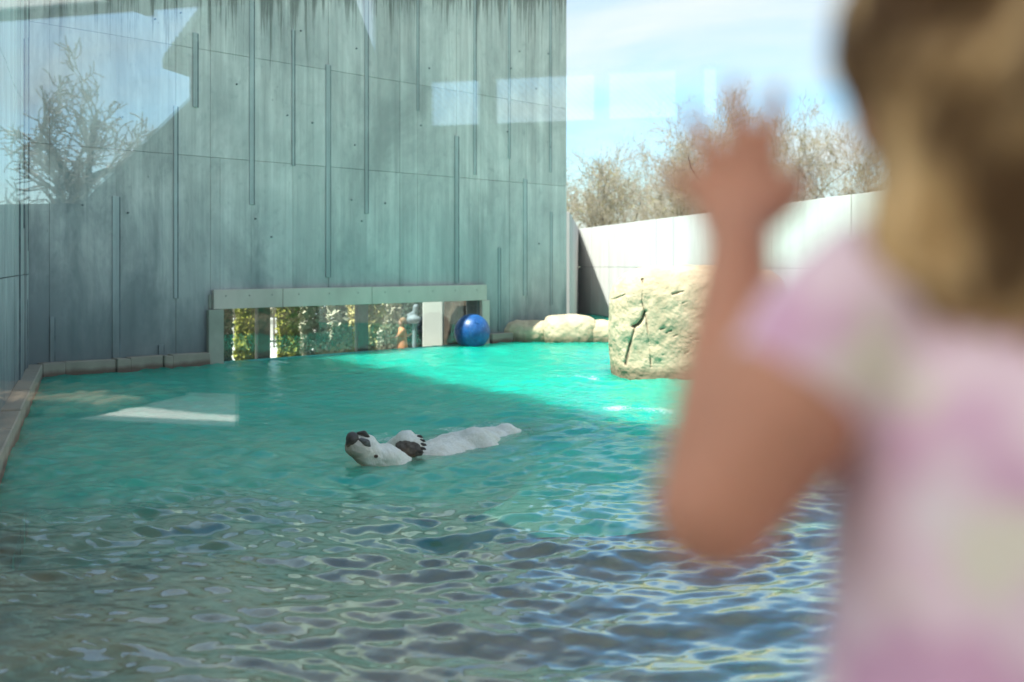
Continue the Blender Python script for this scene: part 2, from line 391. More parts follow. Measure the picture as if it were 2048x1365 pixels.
cen = sum((Vector(p) for p in pool), Vector((0, 0))) / len(pool)
grow = [p + (p - cen).normalized() * 0.12 for p in grow]
q = q[inside(ctr, grow)]
used = np.unique(q); remap = -np.ones(len(P), np.int64); remap[used] = np.arange(len(used)); P = P[used]; q = remap[q]
me = bpy.data.meshes.new('water'); me.vertices.add(len(P)); me.vertices.foreach_set('co', P.ravel())
me.loops.add(len(q) * 4); me.loops.foreach_set('vertex_index', q.ravel()); me.polygons.add(len(q))
me.polygons.foreach_set('loop_start', np.arange(0, len(q) * 4, 4)); me.update(calc_edges=True)
dep = np.clip((P[:, 1] - ledge_y(P[:, 0]) + 0.25 * fbm(P * np.array([1.1, 1.1, 0]), 3)) / 1.5 + 0.4, 0, 1); dep = dep * dep * (3 - 2 * dep)
dep = dep * (1 - np.minimum(0.8, ridge(P[:, 0], P[:, 1], (-1.15, 8.55), (0.15, 10.7), 0.9, 0.30)))
chn = np.zeros(len(P))
for (a, b, h, w) in (((-1.3, 9.3), (0.4, 11.0), 1.0, 0.45), ((-1.6, 9.6), (-0.4, 10.2), 0.8, 0.35), ((0.6, 11.2), (2.2, 12.6), 0.8, 0.8), ((-0.2, 9.2), (0.9, 9.4), 0.8, 0.35), ((-1.5, 8.4), (0.2, 8.9), 0.5, 0.2), ((1.0, 14.0), (2.0, 17.0), 0.6, 1.2)):
    chn = np.maximum(chn, ridge(P[:, 0], P[:, 1], a, b, h, w))
chn = np.clip(chn * (0.5 + 0.9 * fbm(P * np.array([2.3, 2.3, 0]) + 5, 3)), 0, 1)
ar = me.attributes.new('rip', 'FLOAT', 'POINT'); ar.data.foreach_set('value', np.clip((P[:, 1] - 6.8) / 3.5, 0, 1).astype(np.float32))
ac = me.attributes.new('churn', 'FLOAT', 'POINT'); ac.data.foreach_set('value', chn.astype(np.float32))
at = me.attributes.new('deep', 'FLOAT', 'POINT'); at.data.foreach_set('value', dep.astype(np.float32))
def watermat():
    t = NT('pool_water')
    n1 = t.noise(t.pos((1, 1.0, 1)), 6.0, 3, 0.55, 0.3); n2 = t.noise(t.pos((1, 1.0, 1), (5, 2, 0)), 19, 3, 0.6, 0.2)
    churn = t.n('ShaderNodeAttribute', attribute_name='churn').outputs['Fac']; n3 = t.noise(t.pos((1, 1, 1), (1, 7, 0)), 30, 4, 0.7)
    rip = t.n('ShaderNodeAttribute', attribute_name='rip').outputs['Fac']; n4 = t.noise(t.pos((0.8, 1.5, 1), (2, 3, 0), (0, 0, 0.25)), 4.2, 4, 0.62, 0.5)
    n1 = t.math('ADD', t.math('MULTIPLY', n1, 0.45), t.math('MULTIPLY', t.math('MULTIPLY', n4, rip), 7.5))
    h = t.math('ADD', t.math('ADD', n1, t.math('MULTIPLY', n2, 0.12)), t.math('MULTIPLY', t.math('MULTIPLY', n3, churn), 2.6))
    nb = t.bump(h, 0.12, 0.05)
    deep = t.n('ShaderNodeAttribute', attribute_name='deep').outputs['Fac']
    dif = t.n('ShaderNodeSubsurfaceScattering', falloff='BURLEY'); dif.inputs['Color'].default_value = (0.004, 0.46, 0.325, 1); dif.inputs['Scale'].default_value = 1.0; dif.inputs['Radius'].default_value = (0.4, 1.8, 1.5); 
    tr = t.n('ShaderNodeBsdfTransparent'); t.l(t.mix(deep, C3((0.92, 0.88, 0.80)), C3((0.45, 0.86, 0.80))), tr.inputs['Color'])
    body = t.n('ShaderNodeMixShader'); t.l(t.math('MULTIPLY_ADD', deep, 0.68, 0.05), body.inputs[0]); t.l(tr.outputs[0], body.inputs[1]); t.l(dif.outputs[0], body.inputs[2])
    fm = t.noise(t.pos((1, 1, 1), (8, 1, 0)), 42, 5, 0.75, 0.6); foam = t.ramp(t.math('MULTIPLY', t.math('POWER', churn, 0.8), fm), (0.38, 0), (0.56, 0.85))
    fo_ = t.n('ShaderNodeBsdfDiffuse'); fo_.inputs[0].default_value = (0.8, 0.86, 0.84, 1); bf_ = t.n('ShaderNodeMixShader'); t.l(foam, bf_.inputs[0]); t.l(body.outputs[0], bf_.inputs[1]); t.l(fo_.outputs[0], bf_.inputs[2]); body = bf_
    gl_ = t.n('ShaderNodeBsdfGlossy'); gl_.inputs['Roughness'].default_value = 0.015; gl_.inputs['Color'].default_value = (0.78, 0.97, 0.96, 1); t.l(nb, gl_.inputs['Normal'])
    fr = t.n('ShaderNodeFresnel'); fr.inputs['IOR'].default_value = 1.40; t.l(nb, fr.inputs['Normal'])
    mx = t.n('ShaderNodeMixShader'); t.l(t.math('MINIMUM', t.math('MULTIPLY', fr.outputs[0], t.math('MULTIPLY_ADD', deep, -1.4, 2.9)), t.math('MULTIPLY_ADD', deep, -0.14, 0.52)), mx.inputs[0]); t.l(body.outputs[0], mx.inputs[1]); t.l(gl_.outputs[0], mx.inputs[2]); t.l(mx.outputs[0], t.out.inputs[0])
    return t.m
tag(link('water', me, watermat(), smooth=True), kind='structure')

# ------------------------------------------------------------------ big concrete wall
big = thing('concrete_wall', 'tall stained grey board-formed concrete wall with a long low window at the water', 'wall', (*((L + Rr) / 2), 0))
OP0, OP1, OPZ = s_px(440), s_px(957), 0.945
def wbox(name, s0, s1, z0, z1a, z1b, o0, o1, mat, parent, bevel=0.0):
    return box8(name, [wp(s0, z0, o0), wp(s1, z0, o0), wp(s1, z0, o1), wp(s0, z0, o1), wp(s0, z1a, o0), wp(s1, z1b, o0), wp(s1, z1b, o1), wp(s0, z1a, o1)], mat, parent, bevel)
for s0, s1, z0 in ((-0.4, OP0 - 0.02, -2.3), (OP0 - 0.02, OP1 + 0.02, OPZ + 0.02), (OP1 + 0.02, WLEN - 0.01, -2.3)):
    wbox('core', s0, s1, z0, top_at(s0) - 0.02, top_at(s1) - 0.02, -0.42, -0.065, M['wallcore'], big)
cols = [0.0] + [s_px(x) for x in (99, 233, 352, 421, 503, 586, 657, 733, 800, 835, 913, 957, 1019, 1052, 1101)] + [WLEN]
lifts = [-2.2, 3.55, 5.38, 99]
for i in range(len(cols) - 1):
    a, b = cols[i], cols[i + 1]; pr = rng.uniform(-0.006, 0.006)
    for j in range(len(lifts) - 1):
        z0, z1 = lifts[j], lifts[j + 1]
        if z0 > top_at(a) - 0.1: continue
        parts = [(a, b, z0)]
        if j == 0:                                       # cut round the window
            parts = []
            if b <= OP0 or a >= OP1: parts = [(a, b, z0)]
            else:
                if a < OP0: parts.append((a, OP0, z0))
                parts.append((max(a, OP0), min(b, OP1), OPZ))
                if b > OP1: parts.append((OP1, b, z0))
        for (p, q_, zz) in parts:
            if q_ - p < 0.03: continue
            g = 0.0015; e = rng.uniform(-0.002, 0.002)
            wbox('panel', p + g, q_ - g, zz + 0.003, min(z1 - 0.003, top_at(p)), min(z1 - 0.003, top_at(q_)), -0.07, pr + e, M['wall'], big, 0.0025)
wbox('coping', -0.35, WLEN + 0.06, TOPA, TOPA, TOPB, -0.5, 0.07, M['wall'], big) if False else None
def coping():
    a, b = -0.4, WLEN + 0.05
    vs = [wp(a, top_at(a), -0.5), wp(b, top_at(b), -0.5), wp(b, top_at(b), 0.08), wp(a, top_at(a), 0.08)]
    box8('coping', vs + [v + Vector((0, 0, 0.14)) for v in vs], M['wall'], big, 0.01)
coping()
ribs = [(222, 244, 393, 735), (346, 357, 212, 597), (384, 398, 66, 215), (497, 511, -10, 410), (583, 590, 60, 332), (650, 664, 130, 555), (728, 738, -10, 428), (833, 838, -10, 222),
        (908, 919, 272, 566), (946, 953, -10, 350), (1016, 1021, -10, 318), (1045, 1056, 358, 592), (995, 1002, 495, 662), (1098, 1104, -10, 345), (1099, 1105, 424, 610), (98, 112, 634, 735), (315, 331, 690, 735)]
for (x0, x1, y0, y1) in ribs:
    s0, s1 = s_px(x0), s_px(x1); d = wp((s0 + s1) / 2, 0).y
    zt = min(CAMZ - (y0 - HOR) / FPX * d, top_at(s0)); zb = max(CAMZ - (y1 - HOR) / FPX * d, 0.02)
    w = min(s1 - s0, 0.22)
    wbox('rib', s0 + w * 0.1, s0 + w * 0.72, zb, zt, zt, -0.03, 0.017, M['rib'], big, 0.004)
    wbox('groove_shade_strip', s0 + w * 0.74, s0 + w * 0.74 + 0.012 + 0.010 * rng.random(), zb, zt - 0.01, zt - 0.01, -0.03, 0.012, M['grooveshade'], big)  # strip coloured as the shadow line of a groove beside the rib
# tie-rod holes dotted over the panels
hole = bmesh.new(); bmesh.ops.create_cone(hole, cap_ends=True, segments=10, radius1=0.014, radius2=0.012, depth=0.03)
hm = bpy.data.meshes.new('tie_hole'); hole.to_mesh(hm); hole.free(); hm.materials.append(M['grooveshade'])
for k in range(26):
    s = rng.uniform(0.8, WLEN - 0.5); z = rng.choice((2.6, 4.45, 6.2)) + rng.uniform(-0.5, 0.5)
    if z > top_at(s) - 0.3: continue
    o = bpy.data.objects.new('tie_hole', hm); col.objects.link(o); o.location = wp(s, z, 0.012); o.rotation_euler = Vector((WN.x, WN.y, 0)).to_track_quat('Z', 'Y').to_euler(); attach(o, big)

# window in the wall: lintel plates, jambs, glass, posts
win = thing('window', 'long low window at the waterline framed by bolted pale metal plates', 'window', wp((OP0 + OP1) / 2, 0))
sl = [s_px(422), s_px(560), s_px(738), s_px(968)]
for i in range(3):
    pl = wbox('lintel_plate', sl[i] + (0.004 if i else 0), sl[i + 1] - 0.004, 0.935, 1.27, 1.272, 0.035, 0.10, M['frame'], win, 0.006)
    nb = (3, 3, 5)[i]
    for k in range(nb):
        s = sl[i] + (sl[i + 1] - sl[i]) * (k + 0.5) / nb
        o = bpy.data.objects.new('bolt', hm); col.objects.link(o); o.location = wp(s, 1.16, 0.102); o.scale = (0.8, 0.8, 0.6); o.rotation_euler = Vector((WN.x, WN.y, 0)).to_track_quat('Z', 'Y').to_euler()
        attach(o, pl)
wbox('lintel_backing', sl[0] - 0.05, sl[3] + 0.03, 0.95, 1.18, 1.18, 0.0, 0.034, M['jambplate'], win)
wbox('jamb', s_px(411), s_px(441), -1.2, 0.93, 0.93, 0.03, 0.12, M['jambplate'], win, 0.006)
wbox('jamb', s_px(957), s_px(972), -1.2, 0.93, 0.93, 0.03, 0.12, M['frame'], win, 0.006)
for x0, x1 in ((534, 558), (735, 755)):
    wbox('mullion', s_px(x0), s_px(x1), -1.2, OPZ + 0.01, OPZ + 0.01, -0.42, -0.30, M['darkpost'], win)
def glassmat(name, refl, tint):
    t = NT(name); tr = t.n('ShaderNodeBsdfTransparent'); tr.inputs[0].default_value = (*tint, 1)
    g = t.n('ShaderNodeBsdfGlossy'); g.inputs['Roughness'].default_value = 0.0; g.inputs['Color'].default_value = (0.97, 0.97, 1, 1)
    ge = t.n('ShaderNodeNewGeometry'); dt = t.n('ShaderNodeVectorMath', operation='DOT_PRODUCT'); t.l(ge.outputs['Incoming'], dt.inputs[0]); t.l(ge.outputs['Normal'], dt.inputs[1])
    sch = t.math('POWER', t.math('SUBTRACT', 1.0, t.math('ABSOLUTE', dt.outputs['Value']), clamp=True), 5.0)
    f = t.math('MULTIPLY_ADD', sch, 0.9, 0.04 + refl, clamp=True)
    m = t.n('ShaderNodeMixShader'); t.l(f, m.inputs[0]); t.l(tr.outputs[0], m.inputs[1]); t.l(g.outputs[0], m.inputs[2]); t.l(m.outputs[0], t.out.inputs[0]); return t.m
M['winglass'] = glassmat('window_glass', 0.01, (0.95, 0.97, 0.96))
wbox('pane', OP0 + 0.002, OP1 - 0.002, -1.2, OPZ + 0.012, OPZ + 0.012, -0.20, -0.18, M['winglass'], win)

# ------------------------------------------------------------------ left wall
lw = thing('side_wall', 'pale concrete wall with narrow vertical boards meeting the stained wall in the corner', 'wall', (*(L + LD * LLEN / 2), 0))
def lp(s, z, o=0.0):
    p = L + LD * s + LN * o; return Vector((p.x, p.y, z))
def lbox(name, s0, s1, z0, z1, o0, o1, mat, parent, bevel=0.0, rise=0.0):
    za, zb = z1 + rise * s0, z1 + rise * s1
    return box8(name, [lp(s0, z0, o0), lp(s1, z0, o0), lp(s1, z0, o1), lp(s0, z0, o1), lp(s0, za, o0), lp(s1, zb, o0), lp(s1, zb, o1), lp(s0, za, o1)], mat, parent, bevel)
LTOP = 9.6
lbox('core', 0.03, LLEN, -2.3, LTOP - 0.02, -0.45, -0.06, M['wallcore'], lw, rise=0.3)
s = 0.03
while s < LLEN - 0.2:
    w = rng.choice((0.28, 0.42, 0.55, 0.7)); e = min(s + w, LLEN); pr = rng.uniform(-0.02, 0.025)
    for z0, z1 in ((-2.2, 1.56), (1.56, 3.9), (3.9, 6.4), (6.4, LTOP)):
        lbox('panel', s + 0.005, e - 0.005, z0 + 0.005, z1 - 0.005, -0.065, pr, M['wall2'], lw, 0.004, rise=0.3 if z1 == LTOP else 0.0)
    s = e
for s0, z0, z1 in ((0.35, 2.6, 6.2), (0.75, 0.1, 1.2), (0.62, 1.9, 5.0), (1.5, 2.2, 4.8), (2.4, 0.2, 3)):
    lbox('groove_shade_strip', s0, s0 + 0.03, z0, z1, 0.0, 0.032, M['grooveshade'], lw)

# curbs at the foot of both walls
cu = thing('pool_curb', 'low beige concrete curb stained brown along the foot of the walls', 'curb', (*L, 0))
s = 0.12
ends = [s_px(x) for x in (120, 222, 250, 316, 334, 410)]
for e in ends:
    pr = 0.20 if (e - s) > 0.4 else 0.235
    wbox('curb_stone', s + 0.004, e - 0.004, -1.0, 0.215, 0.205 + rng.uniform(-0.01, 0.01), 0.0, pr, M['curb'], cu, 0.012); s = e
s = s_px(972)
while s < WLEN - 0.1:
    e = min(s + 0.9, WLEN); wbox('curb_stone', s + 0.004, e - 0.004, -1.0, 0.20, 0.20, 0.0, 0.20, M['curb'], cu, 0.012); s = e
s = 0.24
while s < LLEN - 0.3:
    e = s + rng.uniform(0.8, 1.4); lbox('curb_stone', s + 0.004, e - 0.004, -1.0, 0.21 + rng.uniform(-0.015, 0.015), 0.0, 0.20, M['curb'], cu, 0.012); s = e

# ------------------------------------------------------------------ far wall, connecting wall, added shadow wing
fw = thing('far_wall', 'low sunlit white concrete wall behind the sandstone-coloured rocks', 'wall', (*(Cc + FD * 8), 0))
def fp(s, z, o=0.0):
    p = Cc + FD * s + FN * o; return Vector((p.x, p.y, z))
def fbox(name, s0, s1, z0, z1, o0, o1, mat, parent, bevel=0.0):
    return box8(name, [fp(s0, z0, o0), fp(s1, z0, o0), fp(s1, z0, o1), fp(s0, z0, o1), fp(s0, z1, o0), fp(s1, z1, o0), fp(s1, z1, o1), fp(s0, z1, o1)], mat, parent, bevel)
s = 0.0
fbox('core', 0.0, FLEN, -2.3, 2.96, -0.4, -0.055, M['wallcore'], fw)
k = 0
while s < FLEN - 0.3:
    e = min(s + rng.choice((1.25, 1.6, 1.9)), FLEN); pr = rng.uniform(-0.025, 0.02)
    for z0, z1 in ((-2.2, 1.62), (1.62, 2.995)): fbox('panel', s + 0.008, e - 0.008, z0 + 0.006, z1 - 0.006, -0.06, pr, M['white_conc'], fw, 0.006)
    s = e
cw = thing('return_wall', 'shaded grey-pink concrete return wall joining the tall wall to the white wall', 'wall', (*((SE + Cc) / 2), 0))
sd_ = (Cc - SE).normalized(); sn_ = Vector((sd_.y, -sd_.x))
def cp(s, z, o): p = SE + sd_ * s + sn_ * o; return Vector((p.x, p.y, z))
sl_ = (Cc - SE).length
s = 0
while s < sl_ - 0.1:
    e = min(s + 1.5, sl_ + 0.03)
    vs = [cp(s + 0.006, -2.2, -0.3), cp(e - 0.006, -2.2, -0.3), cp(e - 0.006, -2.2, 0), cp(s + 0.006, -2.2, 0)]
    box8('panel', vs + [Vector((v.x, v.y, 3.0)) for v in vs], M['pinkconc'], cw, 0.006); s = e
# unseen wing added behind the tall wall to throw the white wall's slanting shadow
wing = thing('shadow_wing_wall', 'unseen raking wall added behind the tall wall to cast a slanting shadow', 'wall', (Rr.x - 2, Rr.y + 3, 0))
def rw(o, z): p = Rr - WN * o + WD * 0.0; return Vector((p.x, p.y, z))
def caster(px, py):                                      # sun ray from a point of the white wall back to the wing's plane
    k = (px - 1024) / FPX; s = (k * Cc.y - Cc.x) / (FD.x - k * FD.y); p = Cc + FD * s; z = CAMZ - (py - HOR) / FPX * p.y
    al = (p - Rr).dot(WD) / (-SH.dot(WD)); q = p + SH * al
    return -(q - Rr).dot(WN), z + al * math.tan(EL)
(o1, z1), (o2, z2) = caster(1157, 456), caster(1226, 640)
sl2 = (z1 - z2) / (o1 - o2)
prism('shadow_wing_slab', [rw(0.45, -0.7), rw(o1 + 3, -0.7), rw(o1 + 3, z1 + 1.5), rw(o1 + 1.5 / sl2, z1 + 1.5), rw(o2, z2), rw(o2 - 0.02, -0.5)], Vector((-WD.x * 0.3, -WD.y * 0.3, 0)), M['wall2'], wing)

# ------------------------------------------------------------------ rocks
def rockmat():
    t = NT('sandstone_rock'); n = t.noise(t.pos(), 1.6, 6, 0.65, 0.4); n2 = t.noise(t.pos(), 9, 5, 0.7)
    c = t.mix(t.ramp(n, (0.35, 0), (0.68, 1)), C3((0.49, 0.385, 0.26)), C3((0.65, 0.535, 0.38)))
    c = t.mix(t.math('MULTIPLY', t.ramp(n2, (0.55, 0), (0.75, 1)), 0.45), c, C3((0.30, 0.20, 0.11)))
    z = t.n('ShaderNodeSeparateXYZ'); t.l(t.n('ShaderNodeNewGeometry').outputs['Position'], z.inputs[0])
    wet = t.math('MULTIPLY_ADD', n2, 0.14, z.outputs[2])
    c = t.mix(t.ramp(wet, (0.14, 0.75), (0.27, 0)), c, C3((0.13, 0.09, 0.055)))
    cav = t.n('ShaderNodeAttribute', attribute_name='crack').outputs['Fac']
    c = t.mix(cav, c, C3((0.07, 0.045, 0.028)))
    return t.bsdf(c, 0.9, t.bump(t.math('ADD', n2, n), 0.5, 0.03), 0.2)
M['rock'] = rockmat()
def blob(name, c, r, seed, cuts=40, rough=0.12, power=3.5, cracks=None, depth=None, rotz=0.0):
    bm = bmesh.new(); bmesh.ops.create_cube(bm, size=2); bmesh.ops.subdivide_edges(bm, edges=list(bm.edges), cuts=cuts, use_grid_fill=True)
    me = bpy.data.meshes.new(name); bm.to_mesh(me); bm.free()
    n = len(me.vertices); co = np.empty(n * 3); me.vertices.foreach_get('co', co); co = co.reshape(-1, 3)
    ln = (np.abs(co) ** power).sum(1) ** (1 / power); d = co / ln[:, None]
    P = d * np.array(r)
    nn = d * np.array(r); un = d / np.linalg.norm(d, axis=1)[:, None]
    s = max(r)
    P = P + un * (rough * s * (0.42 * fbm(P / s * 1.3 + seed, 2) + 0.26 * np.abs(fbm(P / s * 3.1 + seed * 2, 3)) + 0.10 * (np.round(fbm(P / s * 2.2 + seed * 3, 2) * 4) / 4) + 0.12 * fbm(P / s * 8 + seed, 5, 0.6)))[:, None]
    ca, sa = math.cos(rotz), math.sin(rotz)
    P = np.stack([P[:, 0] * ca - P[:, 1] * sa, P[:, 0] * sa + P[:, 1] * ca, P[:, 2]], 1) + np.array(c)
    ck = np.zeros(n)
    if cracks:
        front = (P[:, 1] < c[1] + 0.2)
        for pl, w, dep in cracks:
            best = np.full(n, 9.0)
            for (a, b) in zip(pl, pl[1:]):
                a, b = np.array(a), np.array(b); dd = b - a; q = P[:, [0, 2]]
                t_ = np.clip(((q - a) @ dd) / (dd @ dd + 1e-9), 0, 1); best = np.minimum(best, np.linalg.norm(q - a - t_[:, None] * dd, axis=1))
            best = np.clip(best + 0.010 * fbm(P * 6.0, 3), 0, 9); wv = np.clip(0.75 + 0.75 * fbm(P * 4.0 + 3, 2), 0.25, 1.6)
            g = np.exp(-np.clip(best, 0, 9) ** 2 / (2 * (w * wv) ** 2)) * front * np.clip(wv, 0.4, 1)
            P[:, 1] += 0.7 * dep * g; ck = np.maximum(ck, 0.8 * g ** 2)
    me.vertices.foreach_set('co', (P).ravel())
    a = me.attributes.new('crack', 'FLOAT', 'POINT'); a.data.foreach_set('value', np.clip(ck, 0, 1).astype(np.float32)); me.update()
    return me
def RX(px, py, d=14.75): v = W(px, py, d); return (v.x, v.z)
cr_ = [([RX(1293, 560), RX(1290, 606), RX(1296, 628)], 0.009, 0.06), ([RX(1296, 626), RX(1291, 640), RX(1282, 652), RX(1272, 656)], 0.015, 0.12), ([RX(1276, 656), RX(1265, 700), RX(1258, 735)], 0.012, 0.06),
       ([RX(1297, 632), RX(1302, 675), RX(1308, 738)], 0.009, 0.06), ([RX(1236, 603), RX(1246, 598), RX(1258, 591)], 0.013, 0.08), ([RX(1350, 590), RX(1372, 584)], 0.014, 0.08)]
for k in range(14):
    x = 1300 + rng.uniform(25, 130); y = 650 - (x - 1360) * 0.5 + rng.uniform(-45, 75); cr_.append(([RX(x, y), RX(x + rng.uniform(2, 9), y - rng.uniform(0, 5))], rng.uniform(0.006, 0.012), 0.03))
me = blob('boulder', (2.98, 16.2, 0.45), (1.36, 1.3, 1.20), 3.7, 215, 0.10, 5, cr_, rotz=R(-7))
tag(link('boulder', me, M['rock'], smooth=True), 'large flat-topped sandy boulder with dark cracks standing in the pool', 'rock')
low = [('long low sandy rock in shade against the foot of the tall wall', 0.07, 22.42, 0.58, 0.40, 0.33, 1.1, 1030, 1100), ('peaked sunlit sandy rock beside the shaded rock at the wall', 1.00, 22.2, 0.60, 0.5, 0.44, 2.2, 1100, 1180),
       ('small rounded sunlit rock between the peaked rock and the large boulder', 1.70, 22.3, 0.58, 0.5, 0.33, 3.9, 1172, 1228), ('sunlit rock half hidden behind the large boulder', 2.42, 22.2, 0.55, 0.55, 0.4, 5.1, 0, 0)]
for lab, x, y, rx, ry, rz, sd__, _, _ in low:
    me = blob('shore_rock', (x + 0.28, y, 0.02 + rz * 0.3), (rx, ry, rz), sd__, 40, 0.13, 3.0)
    tag(link('shore_rock', me, M['rock'], smooth=True), lab, 'rock', 'rocks along the far edge of the pool')

# ------------------------------------------------------------------ trees
def grow_tree(seed, height, spread=1.0, levels=5, trunk_r=0.16, splits=3, lean=(0, 0)):
    r = random.Random(seed); segs = []
    def rv(): return Vector((r.gauss(0, 1), r.gauss(0, 1), r.gauss(0, 1)))
    def br(p, d, ln, rad, lv):
        steps = 5 if lv < 2 else (4 if lv < 4 else 3); st = ln / steps
        for k in range(steps):
            d = (d + rv() * (0.09 + 0.035 * lv) + Vector((0, 0, 0.05 if lv < 4 else 0.02))).normalized()
            r1 = rad * (1 - 0.55 * (k + 1) / steps); r0 = rad * (1 - 0.55 * k / steps); q = p + d * st
            segs.append((p, q, r0, r1, lv)); p = q
            if lv < levels and (k >= 1 or lv > 0):
                for _ in range(splits if lv < 3 else 2):
                    if r.random() < (0.62 if lv else 0.8):
                        ax = d.cross(rv()).normalized(); ang = r.uniform(0.45, 1.0) * spread
                        br(p, (Matrix.Rotation(ang, 3, ax) @ d), ln * r.uniform(0.45, 0.72), r1 * r.uniform(0.45, 0.7), lv + 1)
    br(Vector((0, 0, 0)), Vector((lean[0], lean[1], 1)).normalized(), height * 0.42, trunk_r, 0)
    return segs
def seg_mesh(name, segs, k, minr=0.0):
    n = len(segs); p0 = np.array([s[0][:] for s in segs]); p1 = np.array([s[1][:] for s in segs]); r0 = np.maximum([s[2] for s in segs], minr); r1 = np.maximum([s[3] for s in segs], minr)
    d = p1 - p0; d /= np.linalg.norm(d, axis=1)[:, None] + 1e-9
    up = np.where(np.abs(d[:, 2:3]) > 0.9, np.array([[1, 0, 0]]), np.array([[0, 0, 1]])); a = np.cross(d, up); a /= np.linalg.norm(a, axis=1)[:, None]; b = np.cross(d, a)
    vs = []
    for P_, r_ in ((p0, r0), (p1, r1)):
        for j in range(k):
            t = 2 * math.pi * j / k; vs.append(P_ + (a * math.cos(t) + b * math.sin(t)) * r_[:, None])
    V = np.stack(vs, 1).reshape(-1, 3); base = np.arange(n)[:, None] * (2 * k)
    F = np.concatenate([base + np.array([j, (j + 1) % k, k + (j + 1) % k, k + j]) for j in range(k)])
    return quads(name, V, F)
def quads(name, V, F):
    me = bpy.data.meshes.new(name); me.vertices.add(len(V)); me.vertices.foreach_set('co', np.ascontiguousarray(V, dtype=np.float32).ravel())
    me.loops.add(F.size); me.loops.foreach_set('vertex_index', np.ascontiguousarray(F, dtype=np.int32).ravel()); me.polygons.add(len(F)); me.polygons.foreach_set('loop_start', np.arange(0, F.size, F.shape[1])); me.update(calc_edges=True); return me
def leaf_quads(C, size, g):
    n = len(C); a = g.normal(size=(n, 3)); a /= np.linalg.norm(a, axis=1)[:, None]; b = g.normal(size=(n, 3)); b = np.cross(a, b); b /= np.linalg.norm(b, axis=1)[:, None]
    s = size * g.uniform(0.6, 1.4, size=(n, 1)); V = np.stack([C - a * s, C + b * s * 0.55, C + a * s, C - b * s * 0.55], 1).reshape(-1, 3); return V, np.arange(n * 4).reshape(-1, 4)
def bare_tree(name, label, base, height, seed, group=None, buds=1.0, levels=5, minr=0.006, **kw):
    t = thing(name, label, 'tree', base, group); segs = grow_tree(seed, height, levels=levels, **kw)
    zmax = max(s[1].z for s in segs); f = height / zmax
    segs = [(a * f, b * f, r0, r1, lv) for a, b, r0, r1, lv in segs]
    link('trunk', seg_mesh('trunk', [s for s in segs if s[4] <= 1], 7), M['bark'], t, True)
    tw = [s for s in segs if s[4] > 1]; link('crown', seg_mesh('crown', tw, 3, minr), M['twig'], t)
    if buds:
        g = np.random.default_rng(seed); e = [s for s in tw if s[4] >= levels - 1]
        C = np.array([(s[0] + (s[1] - s[0]) * g.random())[:] for s in e for _ in range(2) if g.random() < buds]); C = C + g.normal(size=C.shape) * 0.05
        V, F = leaf_quads(C, 0.035, g); link('bud_spray', quads('bud_spray', V, F), M['bud'], t)
    return t
bt = [(1190, 270, 46, 3), (1275, 255, 52, 5), (1350, 235, 44, 8), (1500, 150, 45, 12), (1420, 235, 56, 21), (1620, 190, 52, 33), (1750, 200, 50, 52), (1150, 285, 56, 61), (1320, 290, 62, 71), (1400, 215, 48, 83), (1560, 175, 58, 88), (1240, 275, 60, 93), (1670, 185, 50, 97), (1460, 215, 62, 99)]
gd = 'bare budding trees beyond the white wall'
for i, (px, py, d, sd__) in enumerate(bt):
    x = (px - 1024) / FPX * d; h = CAMZ + (HOR - py) / FPX * d
    lab = 'tall spreading bare tree with fine twigs rising behind the white wall' if i == 3 else 'slender bare tree with pale spring buds in the thicket behind the white wall'
    bare_tree('bare_tree', lab, (x, d, GZ), h - GZ, sd__, None if i == 3 else gd, buds=0.12, spread=0.72 if i != 3 else 0.85, trunk_r=0.11 if i != 3 else 0.17, minr=0.0055, splits=2)

# ------------------------------------------------------------------ garden seen through the window
def foliage(name, label, base, rx, ry, h, n, size, mat, seed, shape='ovoid', cat='shrub', group=None):
    t = thing(name, label, cat, base, group); g = np.random.default_rng(seed)
    th = g.uniform(0, 2 * math.pi, n); v = g.uniform(0, 1, n)
    prof = {'ovoid': np.sqrt(np.clip(1 - (2 * v - 0.9) ** 2 / 1.3, 0, 1)), 'column': np.clip(1 - (np.abs(v - 0.38) / 0.64) ** 2.6, 0.03, 1)}[shape]
    lump = 0.80 + 0.24 * fbm(np.stack([np.cos(th) * 1.8, np.sin(th) * 1.8, v * 4 + seed], 1), 3)
    rr = prof * lump * np.sqrt(g.uniform(0.45, 1, n))
    C = np.stack([np.cos(th) * rx * rr, np.sin(th) * ry * rr, v * h], 1)
    V, F = leaf_quads(C, size, g); link('crown', quads('crown', V, F), mat, t)
    link('trunk', seg_mesh('trunk', [(Vector((0, 0, -0.02)), Vector((0, 0, h * 0.6)), 0.05, 0.02, 0)], 7), M['bark'], t, True)
    return t
M['thuja'] = simple('thuja_green', (0.34, 0.33, 0.06), 0.8, 5, 0.5)
M['sage'] = simple('grey_green_leaf', (0.52, 0.50, 0.38), 0.8, 2.5, 0.35)
M['yellowleaf'] = simple('yellow_green_leaf', (0.60, 0.53, 0.24), 0.8, 2.5, 0.35)
M['darkleaf'] = simple('dark_evergreen', (0.05, 0.075, 0.05), 0.8, 4, 0.4)
def gp(px, d): return ((px - 1024) / FPX * d, d, GZ)
foliage('columnar_evergreen', 'yellow-green columnar evergreen nearest the left window jamb', gp(496, 18.9), 0.30, 0.25, 2.6, 5200, 0.055, M['thuja'], 1, 'column', 'tree')
foliage('columnar_evergreen', 'columnar evergreen right behind the dark window post', gp(575, 19.9), 0.26, 0.26, 2.6, 4200, 0.055, M['thuja'], 2, 'column', 'tree')
foliage('columnar_evergreen', 'dark narrow evergreen at the edge of the window jamb', gp(446, 19.5), 0.2, 0.26, 2.5, 3000, 0.055, M['darkleaf'], 3, 'column', 'tree')
